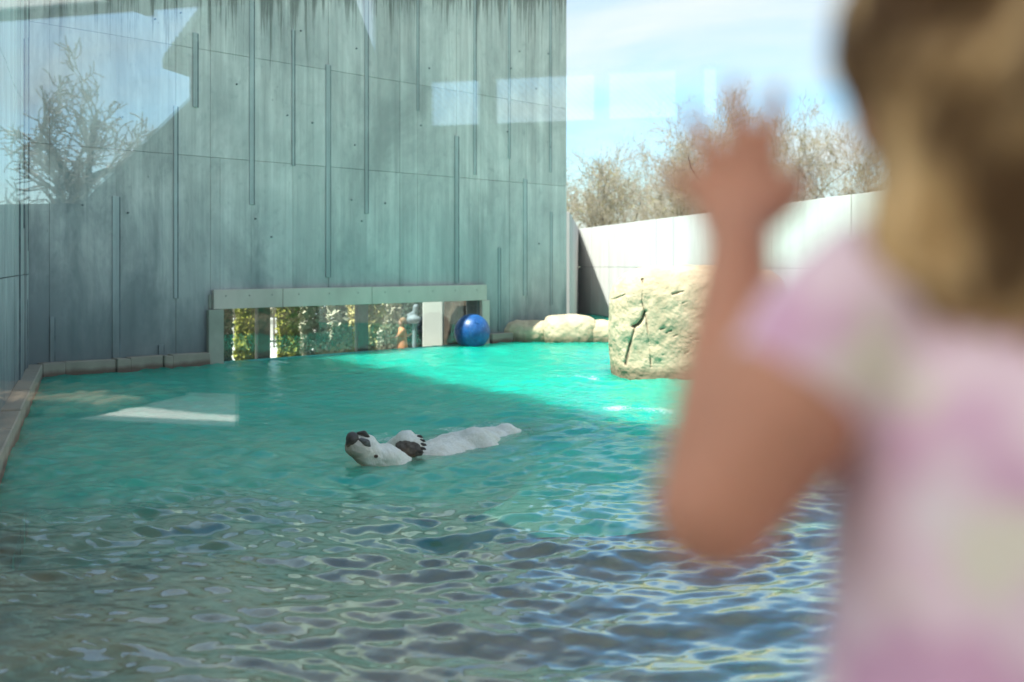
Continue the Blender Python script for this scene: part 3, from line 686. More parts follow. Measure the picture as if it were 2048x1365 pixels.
foliage('garden_shrub', 'large grey-green shrub filling the middle of the window', gp(645, 20.7), 0.72, 0.5, 2.4, 7500, 0.06, M['sage'], 4)
foliage('garden_shrub', 'yellowish shrub beside the grey-green shrub in the window', gp(716, 21.8), 0.62, 0.5, 2.3, 6000, 0.06, M['yellowleaf'], 5)
foliage('garden_shrub', 'pale leafy shrub between the window post and the white pillar', gp(768, 23.4), 0.5, 0.4, 2.0, 4200, 0.06, M['sage'], 6)
foliage('garden_shrub', 'dark round evergreen behind the grey drinking fountain', gp(826, 26.5), 0.7, 0.6, 1.45, 4500, 0.06, M['darkleaf'], 7)
foliage('garden_shrub', 'small dark shrub at the foot of the columnar evergreen', gp(490, 18.3), 0.36, 0.2, 0.36, 2400, 0.04, M['darkleaf'], 8)
hz = thing('garden_hedge', 'brown leafless hedge closing the garden behind the window', 'hedge', (-8, 36, GZ))
g = np.random.default_rng(91); n = 22000; C = np.stack([g.uniform(-9, 8, n), g.normal(0, 0.6, n), g.uniform(0, 1, n) ** 0.7 * (2.7 + 0.5 * np.sin(g.uniform(0, 6, n)))], 1); V, F = leaf_quads(C, 0.09, g)
link('twig_mass', quads('twig_mass', V, F), M['twig'], hz)
link('stem', seg_mesh('stem', [(Vector((xx + g.normal(0, 0.2), g.normal(0, 0.4), -0.02)), Vector((xx, 0, 1.9)), 0.03, 0.01, 0) for xx in np.linspace(-8.5, 7.8, 30)], 5), M['bark'], hz)
# paving strip
pv = [Vector((p[0], p[1], GZ + 0.01)) for p in ((-9, 16.5), (-3, 22.0), (0.2, 25.5), (0.2, 34), (-14, 34), (-14, 19.5))]
prism('garden_paving', pv, Vector((0, 0, -0.03)), M['paving']); tag(bpy.data.objects['garden_paving'], kind='structure')
# picket fence
fe = thing('picket_fence', 'short metal picket fence behind the columnar evergreens in the garden', 'fence', gp(500, 26.5))
x0, x1 = gp(450, 26.5)[0], gp(600, 26.5)[0]
k = 0; x = x0
def abox(name, c, h, mat, parent=None, bev=0):
    c = Vector(c); vs = [c + Vector((sx * h[0], sy * h[1], sz * h[2])) for sz in (-1, 1) for sx, sy in ((-1, -1), (1, -1), (1, 1), (-1, 1))]
    return box8(name, vs, mat, parent, bev)
while x < x1: abox('picket', (x, 26.5, GZ + 0.45), (0.022, 0.012, 0.46), M['darkpost'], fe); x += 0.13
for z in (0.2, 0.85): abox('rail', ((x0 + x1) / 2, 26.52, z + GZ - 0.03), ((x1 - x0) / 2 + 0.03, 0.012, 0.025), M['darkpost'], fe)
pb = thing('low_garden_wall', 'low pale wall running behind the picket fence', 'wall', gp(520, 30))
abox('wall_block', (gp(520, 30)[0], 30, GZ + 0.27), (2.2, 0.15, 0.30), M['paving'], pb); abox('coping', (gp(520, 30)[0], 30, GZ + 0.61), (2.25, 0.2, 0.04), M['whitepost'], pb)
# white pillar (plinth, shaft, cap)
wpx = gp(867, 22.4)
pil = thing('white_pillar', 'bright white square pillar seen through the window beside the blue ball', 'pillar', wpx)
abox('shaft', (wpx[0], wpx[1], GZ + 1.25), (0.225, 0.225, 1.25), M['whitepost'], pil, 0.015); abox('plinth', (wpx[0], wpx[1], GZ + 0.06), (0.275, 0.275, 0.07), M['whitepost'], pil, 0.012)
eb = thing('dark_reflection', 'brown mass standing in for the dark reflection between the white pillar and the frame', 'reflection stand-in', (gp(926, 23.2)[0], 23.2, GZ))
me = blob('dark_reflection_mass', (gp(930, 23.6)[0], 23.6, 0.2), (0.7, 0.6, 1.3), 8.2, 24, 0.16, 3.2); attach(link('dark_reflection_mass', me, M['soil'], smooth=True), eb)  # brown mass added where only a dark reflection shows in the window
# drinking fountain
fx = gp(829, 23.2); fo = thing('drinking_fountain', 'grey pedestal drinking fountain beside the white pillar', 'fountain', fx)
M['fount'] = simple('fountain_enamel', (0.22, 0.27, 0.30), 0.5, 6, 0.2)
bm = bmesh.new(); chain(bm, [(fx[0], fx[1], GZ + 0.03), (fx[0], fx[1], GZ + 0.12), (fx[0], fx[1], GZ + 0.85)], [0.11, 0.06, 0.05]); organic('pedestal', bm, M['fount'], fo, 0.02, 2)
bm = bmesh.new(); ellipsoid(bm, (fx[0] - 0.02, fx[1], GZ + 0.93), (0.17, 0.15, 0.10)); capsule(bm, (fx[0], fx[1], GZ + 0.95), (fx[0] + 0.03, fx[1], GZ + 1.22), 0.05, 0.07); capsule(bm, (fx[0], fx[1], GZ + 1.1), (fx[0] - 0.16, fx[1], GZ + 1.03), 0.04, 0.03); organic('basin', bm, M['fount'], fo, 0.02, 2)
# little person in the orange dress
M['skin'] = simple('skin', (0.56, 0.27, 0.175), 0.55, 14, 0.10, 0.05, 0.002, Subsurface_Weight=0.08)
M['skin2'] = simple('pale_skin', (0.62, 0.38, 0.28), 0.55, 14, 0.10)
M['orange'] = simple('orange_cloth', (0.72, 0.33, 0.17), 0.85, 10, 0.12)
M['hair2'] = simple('light_brown_hair', (0.26, 0.16, 0.085), 0.6, 30, 0.4)
ox, oy = gp(804, 22.0)[0], 22.0
pp = thing('person', 'small child in an orange dress walking in the garden behind the window', 'person', (ox, oy, GZ))
def O(x, y, z): return (ox + x, oy + y, GZ + z)
bm = bmesh.new()
ellipsoid(bm, O(0, 0, 0.93), (0.075, 0.085, 0.095)); capsule(bm, O(0, 0, 0.78), O(0, 0, 0.88), 0.035, 0.035); chain(bm, [O(0, 0, 0.45), O(0, 0, 0.62), O(0, 0, 0.76)], [0.09, 0.085, 0.075])
for s_, kx in ((-1, 0.10), (1, -0.08)):
    chain(bm, [O(0, 0.05 * s_, 0.45), O(kx * 0.5, 0.05 * s_, 0.25), O(kx * 0.8 - 0.02, 0.05 * s_, 0.05)], [0.06, 0.045, 0.03]); capsule(bm, O(kx * 0.8 - 0.03, 0.05 * s_, 0.03), O(kx * 0.8 - 0.10, 0.05 * s_, 0.025), 0.03, 0.022)
chain(bm, [O(0, -0.09, 0.74), O(-0.10, -0.12, 0.62), O(-0.21, -0.12, 0.60)], [0.035, 0.028, 0.022]); chain(bm, [O(0, 0.09, 0.74), O(0.10, 0.11, 0.62), O(0.2, 0.11, 0.68)], [0.035, 0.028, 0.022])
organic('body', bm, M['skin2'], pp, 0.014, 2)
bm = bmesh.new(); chain(bm, [O(0.01, 0, 0.36), O(0, 0, 0.60), O(0, 0, 0.76)], [0.125, 0.10, 0.088]); chain(bm, [O(0, -0.09, 0.74), O(-0.06, -0.11, 0.66)], [0.05, 0.045]); chain(bm, [O(0, 0.09, 0.74), O(0.06, 0.11, 0.66)], [0.05, 0.045]); organic('dress', bm, M['orange'], pp, 0.016, 2)
bm = bmesh.new(); ellipsoid(bm, O(0.02, 0, 0.96), (0.085, 0.095, 0.09)); ellipsoid(bm, O(0.05, 0, 0.88), (0.05, 0.075, 0.08)); organic('hair', bm, M['hair2'], pp, 0.014, 2)

# ------------------------------------------------------------------ blue ball
bc = W(944, 664, 20.9); br_ = 0.375
ball = thing('pool_ball', 'big glossy blue plastic ball floating at the corner of the window', 'ball', (bc.x, bc.y, bc.z - br_))
t = NT('blue_plastic'); n = t.noise(t.pos(), 9, 5, 0.65); n2 = t.noise(t.pos((1, 1, 0.25)), 24, 4, 0.7)
c = t.mix(t.ramp(n, (0.35, 0), (0.7, 1)), C3((0.004, 0.055, 0.21)), C3((0.010, 0.105, 0.34))); c = t.mix(t.math('MULTIPLY', t.ramp(n2, (0.56, 0), (0.72, 1)), 0.35), c, C3((0.15, 0.36, 0.62)))
M['blue'] = t.bsdf(c, 0.38, t.bump(t.math('ADD', n, n2), 0.25, 0.012), 0.5)
bm = bmesh.new(); bmesh.ops.create_uvsphere(bm, u_segments=64, v_segments=40, radius=br_)
for v in bm.verts:
    lat = math.asin(max(-1, min(1, v.co.z / br_))); v.co *= 1 - 0.012 * math.exp(-(lat / 0.02) ** 2)
    v.co *= 1 + 0.004 * math.sin(3 * v.co.x / br_) * math.cos(4 * v.co.y / br_)
me = bpy.data.meshes.new('shell'); bm.to_mesh(me); bm.free(); o = link('shell', me, M['blue'], smooth=True); o.location = bc; o.rotation_euler = (R(35), R(20), R(10)); attach(o, ball)
bm = bmesh.new(); bmesh.ops.create_cone(bm, cap_ends=True, segments=20, radius1=0.05, radius2=0.04, depth=0.03); me = bpy.data.meshes.new('plug'); bm.to_mesh(me); bm.free()
dv_ = Vector((0.30, -0.75, 0.58)).normalized(); o = link('plug', me, M['blue']); o.location = bc + dv_ * (br_ - 0.004); o.rotation_euler = dv_.to_track_quat('Z', 'Y').to_euler(); attach(o, ball)

# ------------------------------------------------------------------ polar bear floating on its back
t = NT('bear_fur'); n = t.noise(t.pos((1, 1, 1)), 7, 5, 0.6); f = t.noise(t.pos((1, 1, 0.5)), 70, 3, 0.7)
c = t.mix(t.ramp(n, (0.35, 0), (0.7, 1)), C3((0.80, 0.76, 0.66)), C3((0.93, 0.92, 0.87))); c = t.mix(t.math('MULTIPLY', t.ramp(f, (0.45, 0), (0.75, 1)), 0.3), c, C3((0.42, 0.39, 0.33)))
nv = t.n('ShaderNodeVectorMath', operation='DISTANCE'); t.l(t.n('ShaderNodeNewGeometry').outputs['Position'], nv.inputs[0]); nv.inputs[1].default_value = tuple(W(704, 905, 8.42))
c = t.mix(t.ramp(t.math('ADD', nv.outputs['Value'], t.math('MULTIPLY', f, 0.06)), (0.08, 0.75), (0.20, 0.0)), c, C3((0.20, 0.15, 0.11)))  # brown below the nose: the muzzle's shaded underside and dirt put into fur colour
M['fur'] = t.bsdf(c, 0.85, t.bump(t.math('ADD', f, t.math('MULTIPLY', n, 0.7)), 0.7, 0.02), 0.2)
M['bearblack'] = simple('bear_skin_black', (0.018, 0.016, 0.016), 0.42, 40, 0.5, 0.4, 0.004, 0.5)
M['padgrey'] = simple('paw_pad_dark', (0.075, 0.068, 0.062), 0.7, 25, 0.6, 0.4, 0.01)
M['lipgrey'] = simple('lip_grey', (0.10, 0.105, 0.11), 0.6, 50, 0.7, 0.4, 0.006)
hd = W(760, 900, 8.6)
bear = thing('polar_bear', 'wet white polar bear floating on its back with nose and paw raised', 'bear', (hd.x + 0.7, 9.4, -0.3))
bm = bmesh.new()
V3 = lambda px, py, d: W(px, py, d)
# skull, muzzle, neck
chain(bm, [V3(826, 975, 8.85), V3(782, 936, 8.66), V3(738, 908, 8.52), V3(712, 893, 8.45)], [0.225, 0.170, 0.118, 0.098])
ellipsoid(bm, V3(735, 884, 8.52), (0.085, 0.085, 0.062), (0, R(22), 0))                       # lower jaw, chin up
ellipsoid(bm, V3(775, 912, 8.60), (0.14, 0.14, 0.10), (0, R(24), 0))                          # cheek and throat
for sg in (-1, 1): ellipsoid(bm, V3(806, 945, 8.72 + 0.17 * sg), (0.05, 0.04, 0.06))          # ears
# trunk, mostly awash
chain(bm, [V3(826, 975, 8.85), V3(868, 962, 9.15), V3(925, 949, 9.62), V3(980, 931, 10.10), V3(1022, 917, 10.45)], [0.25, 0.37, 0.42, 0.39, 0.28])
# knees and hind legs
chain(bm, [V3(985, 920, 9.9), V3(950, 886, 9.50), V3(995, 925, 9.35)], [0.24, 0.155, 0.12]); ellipsoid(bm, V3(950, 884, 9.48), (0.17, 0.16, 0.14), (0, R(-10), 0))
chain(bm, [V3(1000, 905, 10.3), V3(1010, 872, 10.15), V3(1040, 880, 10.4)], [0.22, 0.13, 0.10])
# raised forelimb ending in the paw
chain(bm, [V3(858, 950, 9.2), V3(795, 922, 9.05), V3(786, 898, 8.97), V3(812, 884, 8.93)], [0.15, 0.12, 0.085, 0.105]); ellipsoid(bm, V3(820, 886, 8.92), (0.115, 0.10, 0.078), (0, R(14), 0))
for k, (x, y, d) in enumerate(((838, 872, 8.99), (843, 879, 8.95), (845, 887, 8.91), (843, 895, 8.87), (838, 902, 8.84))): capsule(bm, V3(822, 886 + (k - 2) * 4.5, d), V3(x, y + 1, d), 0.033, 0.026)
# far forelimb just breaking the surface
chain(bm, [V3(870, 940, 9.6), V3(880, 915, 9.75), V3(905, 905, 9.8)], [0.14, 0.11, 0.09])
organic('body', bm, M['fur'], bear, 0.014, 11, lambda c: 0.006 * fbm(c * np.array([9, 9, 14]), 3) + 0.006 * fbm(c * 42, 2))
bm = bmesh.new(); ellipsoid(bm, V3(705, 878, 8.42), (0.056, 0.078, 0.060), (0, R(-25), 0)); ellipsoid(bm, V3(700, 886, 8.42), (0.035, 0.06, 0.05)); nose_ = organic('nose', bm, M['bearblack'], bear, 0.008, 2, lambda c: 0.002 * fbm(c * 60, 2))
for sg in (-1, 1): bm = bmesh.new(); ellipsoid(bm, V3(702 + 2 * sg, 874, 8.39) + Vector((0, -0.02, 0)), (0.012, 0.02, 0.01)); organic('nostril', bm, M['bearblack'], nose_, 0.005, 1)
bm = bmesh.new(); chain(bm, [V3(716, 867, 8.45), V3(728, 867, 8.46), V3(738, 875, 8.48)], [0.014, 0.026, 0.012]); organic('lip', bm, M['bearblack'], bear, 0.008, 2)
bm = bmesh.new(); chain(bm, [V3(722, 880, 8.40), V3(733, 886, 8.41), V3(739, 892, 8.43)], [0.020, 0.032, 0.014]); organic('lip', bm, M['lipgrey'], bear, 0.008, 2)
for d_ in (8.425, 8.72): bm = bmesh.new(); ellipsoid(bm, V3(752, 913, d_), (0.020, 0.014, 0.015)); organic('eye', bm, M['bearblack'], bear, 0.005, 1)
bm = bmesh.new(); ellipsoid(bm, V3(818, 898, 8.845), (0.125, 0.06, 0.068), (0, R(12), 0)); organic('paw_pad', bm, M['padgrey'], bear, 0.01, 2, lambda c: 0.012 * fbm(c * 30, 3))
for k, (x, y, d) in enumerate(((838, 872, 8.95), (843, 880, 8.91), (845, 888, 8.87), (844, 896, 8.83), (839, 902, 8.80))):
    bm = bmesh.new(); chain(bm, [V3(x - 1, y + 1, d), V3(x + 5, y + 2, d - 0.01), V3(x + 8, y + 4, d - 0.01)], [0.015, 0.012, 0.004], seg=10); organic('claw', bm, M['bearblack'], bear, 0.005, 1)

# ------------------------------------------------------------------ viewing shelter behind the glass (seen in its reflection)
M['viewglass'] = glassmat('viewing_glass', 0.062, (0.945, 0.985, 0.974))
def gbox(name, a0, a1, b0, b1, z0, z1, mat, parent=None, bev=0):
    return box8(name, [gl(a0, b0, z0), gl(a1, b0, z0), gl(a1, b1, z0), gl(a0, b1, z0), gl(a0, b0, z1), gl(a1, b0, z1), gl(a1, b1, z1), gl(a0, b1, z1)], mat, parent, bev)
vp = thing('viewing_window', 'large clear viewing pane in front of the pool with faint reflections', 'window', gl(1.0, 0, FLOOR))
gbox('pane', -2.4, 6.0, -0.019, 0.0, FLOOR + 0.05, 3.1, M['viewglass'], vp)
gbox('sill', -2.6, 7.6, -0.12, 0.12, -1.0, FLOOR + 0.05, M['pinkconc'], vp, 0.01); gbox('head_frame', -2.6, 7.6, -0.06, 0.06, 3.1, 3.20, M['roofmetal'], vp)
gbox('jamb', -2.55, -2.4, -0.06, 0.06, FLOOR + 0.05, 3.1, M['roofmetal'], vp); gbox('jamb', 6.0, 6.15, -0.06, 0.06, FLOOR + 0.05, 3.1, M['roofmetal'], vp)
tr_ = gbox('terrace', -12, 14, 0.12, 9.0, -0.7, FLOOR, M['paving']); tag(tr_, kind='structure')
o = gbox('lawn', -70, 60, 9.0, 120, -0.7, FLOOR - 0.01, M['ground']); tag(o, kind='structure')
def back(px, py, b):                                    # where the mirror image of a point b metres behind the glass shows at this pixel
    k = (px - 1024) / FPX; d = (b + G.dot(-N)) / (Vector((k, 1)).dot(-N))
    V = Vector((k * d, d)); a = (V - G).dot(U); return a, CAMZ - (py - HOR) / FPX * d
rf = thing('shelter_roof', 'flat shelter roof with panels made translucent to light the child', 'roof', gl(1, 3, 3.2))
t = NT('translucent_panel'); a_ = t.n('ShaderNodeBsdfTranslucent'); a_.inputs[0].default_value = (0.8, 0.8, 0.78, 1); b_ = t.n('ShaderNodeBsdfDiffuse'); b_.inputs[0].default_value = (0.75, 0.75, 0.73, 1)  # translucency added so the roof brightens the child below
m_ = t.n('ShaderNodeMixShader'); m_.inputs[0].default_value = 0.58; t.l(a_.outputs[0], m_.inputs[1]); t.l(b_.outputs[0], m_.inputs[2]); t.l(m_.outputs[0], t.out.inputs[0]); M['poly'] = t.m
ROOFZ = 3.37
for k in range(8):
    o = link('roof_panel', mesh('roof_panel', [gl(-5.6 + k * 1.7 + 0.01, -0.3, ROOFZ + 0.06), gl(-5.6 + k * 1.7 + 1.69, -0.3, ROOFZ + 0.06), gl(-5.6 + k * 1.7 + 1.69, 5.0, ROOFZ + 0.06), gl(-5.6 + k * 1.7 + 0.01, 5.0, ROOFZ + 0.06)], [(0, 1, 2, 3)]), M['poly']); attach(o, rf)
    gbox('rafter', -5.6 + k * 1.7 - 0.03, -5.6 + k * 1.7 + 0.03, -0.3, 4.98, ROOFZ - 0.06, ROOFZ + 0.05, M['roofmetal'], rf)
gbox('fascia', -5.7, 8.1, 5.0, 5.06, ROOFZ, ROOFZ + 0.2, M['roofmetal'], rf)
bw = thing('shelter_back_wall', 'dark shelter wall with small wire-meshed openings under the roof', 'wall', gl(3, 4.0, FLOOR))
opn = [(842, 955, 157, 251), (975, 1187, 146, 245), (1207, 1350, 131, 240), (1403, 1431, 123, 236)]
B = 3.85; segsA = []
ed = back(425, 500, B)[0]; zs = []
xs_ = [ed]
zt = back(1000, 146, B)[1]; zb = back(1000, 246, B)[1]
for (x0, x1, y0, y1) in opn: xs_ += [back(x0, 200, B)[0], back(x1, 200, B)[0]]
gbox('lower_wall', back(470, 500, B)[0], 8, B, B + 0.15, FLOOR, zb, M['shelterwall'], bw)
gbox('upper_wall', xs_[1] - 0.25, 8, B, B + 0.15, zt, 3.36, M['shelterwall'], bw)
pa = [xs_[1] - 0.25] + xs_[1:] + [8.0]
for i in range(0, len(pa), 2):
    gbox('pier', pa[i], pa[i + 1], B, B + 0.15, zb, zt, M['shelterwall'], bw)
for i in range(1, len(pa) - 2, 2):
    a0, a1 = pa[i], pa[i + 1]; sp = 0.032; segs = []
    k = a0 - (zt - zb)
    while k < a1:
        for sg in (1, -1):
            p0a, p0z = (k, zb) if sg > 0 else (k, zt); ln = zt - zb
            lo = max(a0, k); hi = min(a1, k + ln)
            if hi - lo > 0.01: segs.append((gl(lo, B + 0.05, p0z + sg * (lo - k)), gl(hi, B + 0.05, p0z + sg * (hi - k)), 0.0013, 0.0013, 0))
        k += sp
    o = link('wire_mesh', seg_mesh('wire_mesh', segs, 4), M['wire']); attach(o, bw); o['kind'] = 'stuff'
for a in (-5.5,):
    po = thing('shelter_post', 'dark steel post carrying the shelter roof', 'post', gl(a, 4.9, FLOOR)); gbox('shaft', a - 0.06, a + 0.06, 4.84, 4.96, FLOOR, 3.36, M['roofmetal'], po); gbox('foot_plate', a - 0.12, a + 0.12, 4.78, 5.02, FLOOR, FLOOR + 0.02, M['wire'], po)
# gabled building and raking wall behind the shelter
gb = thing('gabled_building', 'grey gabled building with corrugated roof edge behind the shelter', 'building', gl(2, 14, FLOOR))
BB = 13.0
def bpt(px, py, b=BB): a, z = back(px, py, b); return gl(a, b, z)
poly = [bpt(378, 880), bpt(378, 118), bpt(500, -75), bpt(560, -190), bpt(620, -75), bpt(690, 118), bpt(690, 880)]
for p in (poly[0], poly[-1]): p.z = FLOOR
prism('wall', poly, Vector((N.x * 1.5, N.y * 1.5, 0)), M['bldgwall'], gb)
e0, e1 = back(350, 126, BB), back(510, -92, BB)
for k in range(44):
    f0, f1 = k / 44, (k + 1) / 44; zo = 0.035 if k % 2 else 0.0
    a0, z0 = e0[0] + (e1[0] - e0[0]) * f0, e0[1] + (e1[1] - e0[1]) * f0; a1, z1 = e0[0] + (e1[0] - e0[0]) * f1, e0[1] + (e1[1] - e0[1]) * f1
    if k == 0: rib_v, rib_f = [], []
    b0 = len(rib_v)
    rib_v += [gl(a0, BB - 0.35, z0 + zo), gl(a1, BB - 0.35, z1 + zo), gl(a1, BB - 0.35, z1 + zo - 0.15), gl(a0, BB - 0.35, z0 + zo - 0.15), gl(a0, BB + 1.7, z0 + zo), gl(a1, BB + 1.7, z1 + zo), gl(a1, BB + 1.7, z1 + zo - 0.15), gl(a0, BB + 1.7, z0 + zo - 0.15)]
    rib_f += [tuple(b0 + i for i in f) for f in BOXF]
o = link('roof', fix(mesh('roof', rib_v, rib_f)), M['bldgroof']); attach(o, gb)
rk = thing('raking_wall', 'grey wall with a raking top beside the gabled building', 'wall', gl(-2, 5, FLOOR))
poly = [bpt(520, 880, 5.0), bpt(520, 190, 5.0), bpt(383, 190, 5.0), bpt(150, 411, 5.0), bpt(132, 411, 5.0), bpt(132, 880, 5.0)]
for p in (poly[0], poly[-1]): p.z = FLOOR
prism('wall_slab', poly, Vector((N.x * 0.3, N.y * 0.3, 0)), M['bldgwall'], rk)
pw = thing('screen_wall', 'low dark wall added to hide the sunlit floor from the glass reflection', 'wall', gl(-4, 5, FLOOR))
a0, zt_ = back(-420, 470, 4.9); a1, _ = back(134, 470, 4.9); gbox('wall_slab', a0, a1, 4.9, 5.1, FLOOR, 2.05, M['bldgwall'], pw); gbox('coping', a0, a1 + 0.02, 4.86, 5.14, 2.05, 2.1, M['bldgwall'], pw)  # added screen keeping the bright floor out of the pane's mirror image
lw2 = thing('boundary_wall', 'low wall with pinkish coping below the bare tree outside the shelter', 'wall', gl(-8, 19, FLOOR))
a, z = back(120, 412, 19.0); gbox('wall_slab', a - 9, a + 4, 19.0, 19.25, FLOOR, z - 0.06, M['bldgwall'], lw2); gbox('coping', a - 9, a + 4, 18.95, 19.3, z - 0.06, z, M['pinkconc'], lw2)
a, z = back(105, 400, 24.0); p = gl(a, 24.0, FLOOR); a2, z2 = back(150, 45, 24.0)
bare_tree('bare_tree', 'wide bare tree with dark fine branches outside the shelter', p, z2 - FLOOR, 104, None, buds=0, spread=1.0, trunk_r=0.42, minr=0.018, levels=4, splits=2)
# cobbles
bm = bmesh.new(); bmesh.ops.create_icosphere(bm, subdivisions=1, radius=1); me0 = bpy.data.meshes.new('x'); bm.to_mesh(me0); bm.free()
bv = np.array([v.co[:] for v in me0.vertices]); bf = np.array([p.vertices[:] for p in me0.polygons]); bpy.data.meshes.remove(me0)
g = np.random.default_rng(3); n = 5000
A = g.uniform(-5.2, 2.2, n); Bc = g.uniform(0.9, 3.25, n); xa = back(232, 900, 4.2)[0]; A[:800] = g.uniform(-5.2, xa, 800); Bc[:800] = g.uniform(3.25, 4.85, 800)
ang = g.uniform(0, 6.28, n); sz = g.uniform(0.030, 0.058, n)
V = []; 
c_, s_ = np.cos(ang), np.sin(ang)
vx = bv[None, :, 0] * sz[:, None] * 1.35; vy = bv[None, :, 1] * sz[:, None]; vz = bv[None, :, 2] * sz[:, None] * 0.72
ra = vx * c_[:, None] - vy * s_[:, None] + A[:, None]; rb = vx * s_[:, None] + vy * c_[:, None] + Bc[:, None]
Pw = np.stack([G.x + U.x * ra + N.x * rb, G.y + U.y * ra + N.y * rb, vz + FLOOR + 0.02 + g.uniform(0, 0.02, n)[:, None]], -1).reshape(-1, 3)
Fw = (bf[None] + (np.arange(n) * len(bv))[:, None, None]).reshape(-1, 3)
tag(link('cobble_bed', quads('cobble_bed', Pw, Fw), M['cobble'], smooth=True), 'bed of brown rounded cobbles in the shelter', 'cobbles', kind='stuff')
gbox('cobble_soil', -5.3, 2.3, 0.85, 3.8, FLOOR, FLOOR + 0.012, M['soil'])
tag(bpy.data.objects['cobble_soil'], kind='structure')
o = gbox('cobble_soil_strip', -5.3, xa, 3.8, 4.88, FLOOR, FLOOR + 0.012, M['soil']); tag(o, kind='structure')

# ------------------------------------------------------------------ child at the glass
t = NT('floral_cloth')
v1 = t.vor(t.pos(src='pos'), 17); v2 = t.noise(t.pos((1, 1, 1), (3, 2, 1)), 13, 2, 0.5); v3 = t.noise(t.pos((1, 1, 1), (9, 4, 5)), 16, 2, 0.5); v4 = t.noise(t.pos((1, 1, 1), (2.37, 8.1, 3.6)), 12, 2, 0.5)
c = t.mix(t.ramp(v2, (0.52, 0), (0.60, 1)), C3((0.90, 0.69, 0.76)), C3((0.74, 0.44, 0.60)))
c = t.mix(t.ramp(v3, (0.56, 0), (0.63, 1)), c, C3((0.86, 0.79, 0.66))); c = t.mix(t.ramp(v4, (0.63, 0), (0.70, 1)), c, C3((0.78, 0.30, 0.38)))
c = t.mix(t.ramp(v1.outputs['Distance'], (0.12, 0.55), (0.3, 0)), c, C3((0.93, 0.87, 0.87)))
M['floral'] = t.bsdf(c, 0.9, t.bump(t.noise(t.pos(), 300, 2), 0.2, 0.002), 0.1)
t = NT('child_hair'); n = t.noise(t.pos((1, 1, 0.22)), 46, 5, 0.65, 0.6); n2 = t.noise(t.pos((1, 1, 0.6), (2, 0, 0)), 16, 3, 0.5, 0.4)
c = t.mix(t.ramp(n, (0.3, 0), (0.7, 1)), C3((0.55, 0.31, 0.10)), C3((0.97, 0.70, 0.37))); c = t.mix(t.ramp(n2, (0.44, 0.0), (0.56, 0.92)), c, C3((0.075, 0.034, 0.012)))
M['hair'] = t.bsdf(c, 0.5, t.bump(n, 0.6, 0.006), 0.3)
ch = thing('person', 'child in a pink floral dress seen from behind with one hand raised to the glass', 'person', (0.25, 0.50, FLOOR))
bm = bmesh.new()
hc = Vector((0.245, 0.50, 1.785))
ellipsoid(bm, hc, (0.066, 0.078, 0.088)); ellipsoid(bm, hc + Vector((0, 0.05, -0.045)), (0.045, 0.04, 0.045))
ellipsoid(bm, hc + Vector((0, 0.083, -0.015)), (0.009, 0.012, 0.012))
for s_ in (-1, 1): ellipsoid(bm, hc + Vector((0.066 * s_, 0.0, -0.01)), (0.010, 0.016, 0.022))
capsule(bm, hc + Vector((0, -0.012, -0.12)), hc + Vector((0, -0.005, -0.05)), 0.034, 0.032)
chain(bm, [hc + Vector((0, -0.01, -0.17)), hc + Vector((0, -0.01, -0.28)), hc + Vector((0, -0.01, -0.40))], [0.062, 0.068, 0.078], sq=(1, 0.8))
capsule(bm, hc + Vector((-0.075, -0.01, -0.125)), hc + Vector((0.075, -0.01, -0.125)), 0.028, 0.028)
for s_ in (-1, 1):
    b0 = hc + Vector((0.045 * s_, -0.01, 0)); f0 = FLOOR
    chain(bm, [Vector((b0.x, b0.y, 1.37)), Vector((b0.x, b0.y + 0.01, 1.16)), Vector((b0.x, b0.y - 0.005, 0.95))], [0.062, 0.045, 0.028])
sh = W(1690, 640, 0.495); el = W(1432, 1018, 0.475); wr = W(1478, 500, 0.572)
chain(bm, [sh, sh.lerp(el, 0.55), el], [0.033, 0.0385, 0.0315]); chain(bm, [el, el.lerp(wr, 0.3), wr], [0.0305, 0.0285, 0.0200])
pk = [W(1428, 425, 0.605), W(1446, 392, 0.608), W(1484, 375, 0.609), W(1528, 378, 0.607)]
for k_ in pk: capsule(bm, wr, k_, 0.0180, 0.0105)
tips = [(W(1380, 378, 0.618), W(1332, 345, 0.622)), (W(1412, 305, 0.620), W(1384, 228, 0.624)), (W(1476, 268, 0.620), W(1470, 175, 0.624)), (W(1540, 272, 0.616), W(1552, 186, 0.620))]
for k_, (a_, b_) in zip(pk, tips): chain(bm, [k_, a_, b_], [0.0088, 0.0076, 0.0062], seg=10)
chain(bm, [wr.lerp(pk[3], 0.35), W(1570, 410, 0.598), W(1600, 360, 0.606)], [0.012, 0.0098, 0.0078], seg=10)
# other arm hanging
sr = hc + Vector((0.088, -0.01, -0.125)); chain(bm, [sr, sr + Vector((0.03, -0.01, -0.13)), sr + Vector((0.03, 0.06, -0.24))], [0.030, 0.027, 0.017])
hb = sr + Vector((0.03, 0.06, -0.24)); capsule(bm, hb, hb + Vector((0, 0.025, -0.04)), 0.016, 0.017)
for k in range(4): capsule(bm, hb + Vector((-0.014 + 0.009 * k, 0.03, -0.045)), hb + Vector((-0.016 + 0.011 * k, 0.05, -0.085 + 0.004 * abs(k - 1))), 0.007, 0.006, seg=8)
capsule(bm, hb + Vector((-0.012, 0.02, -0.02)), hb + Vector((-0.03, 0.04, -0.055)), 0.008, 0.006, seg=8)
organic('body', bm, M['skin'], ch, 0.0042, 3)
bm = bmesh.new()
pts = [hc + Vector((0, -0.012, z)) for z in (-0.135, -0.19, -0.27, -0.36, -0.50, -0.60)]
chain(bm, pts, [0.068, 0.102, 0.110, 0.118, 0.140, 0.156], sq=(1.0, 0.80), seg=24)
capsule(bm, hc + Vector((-0.078, -0.012, -0.128)), hc + Vector((0.078, -0.012, -0.128)), 0.036, 0.036)
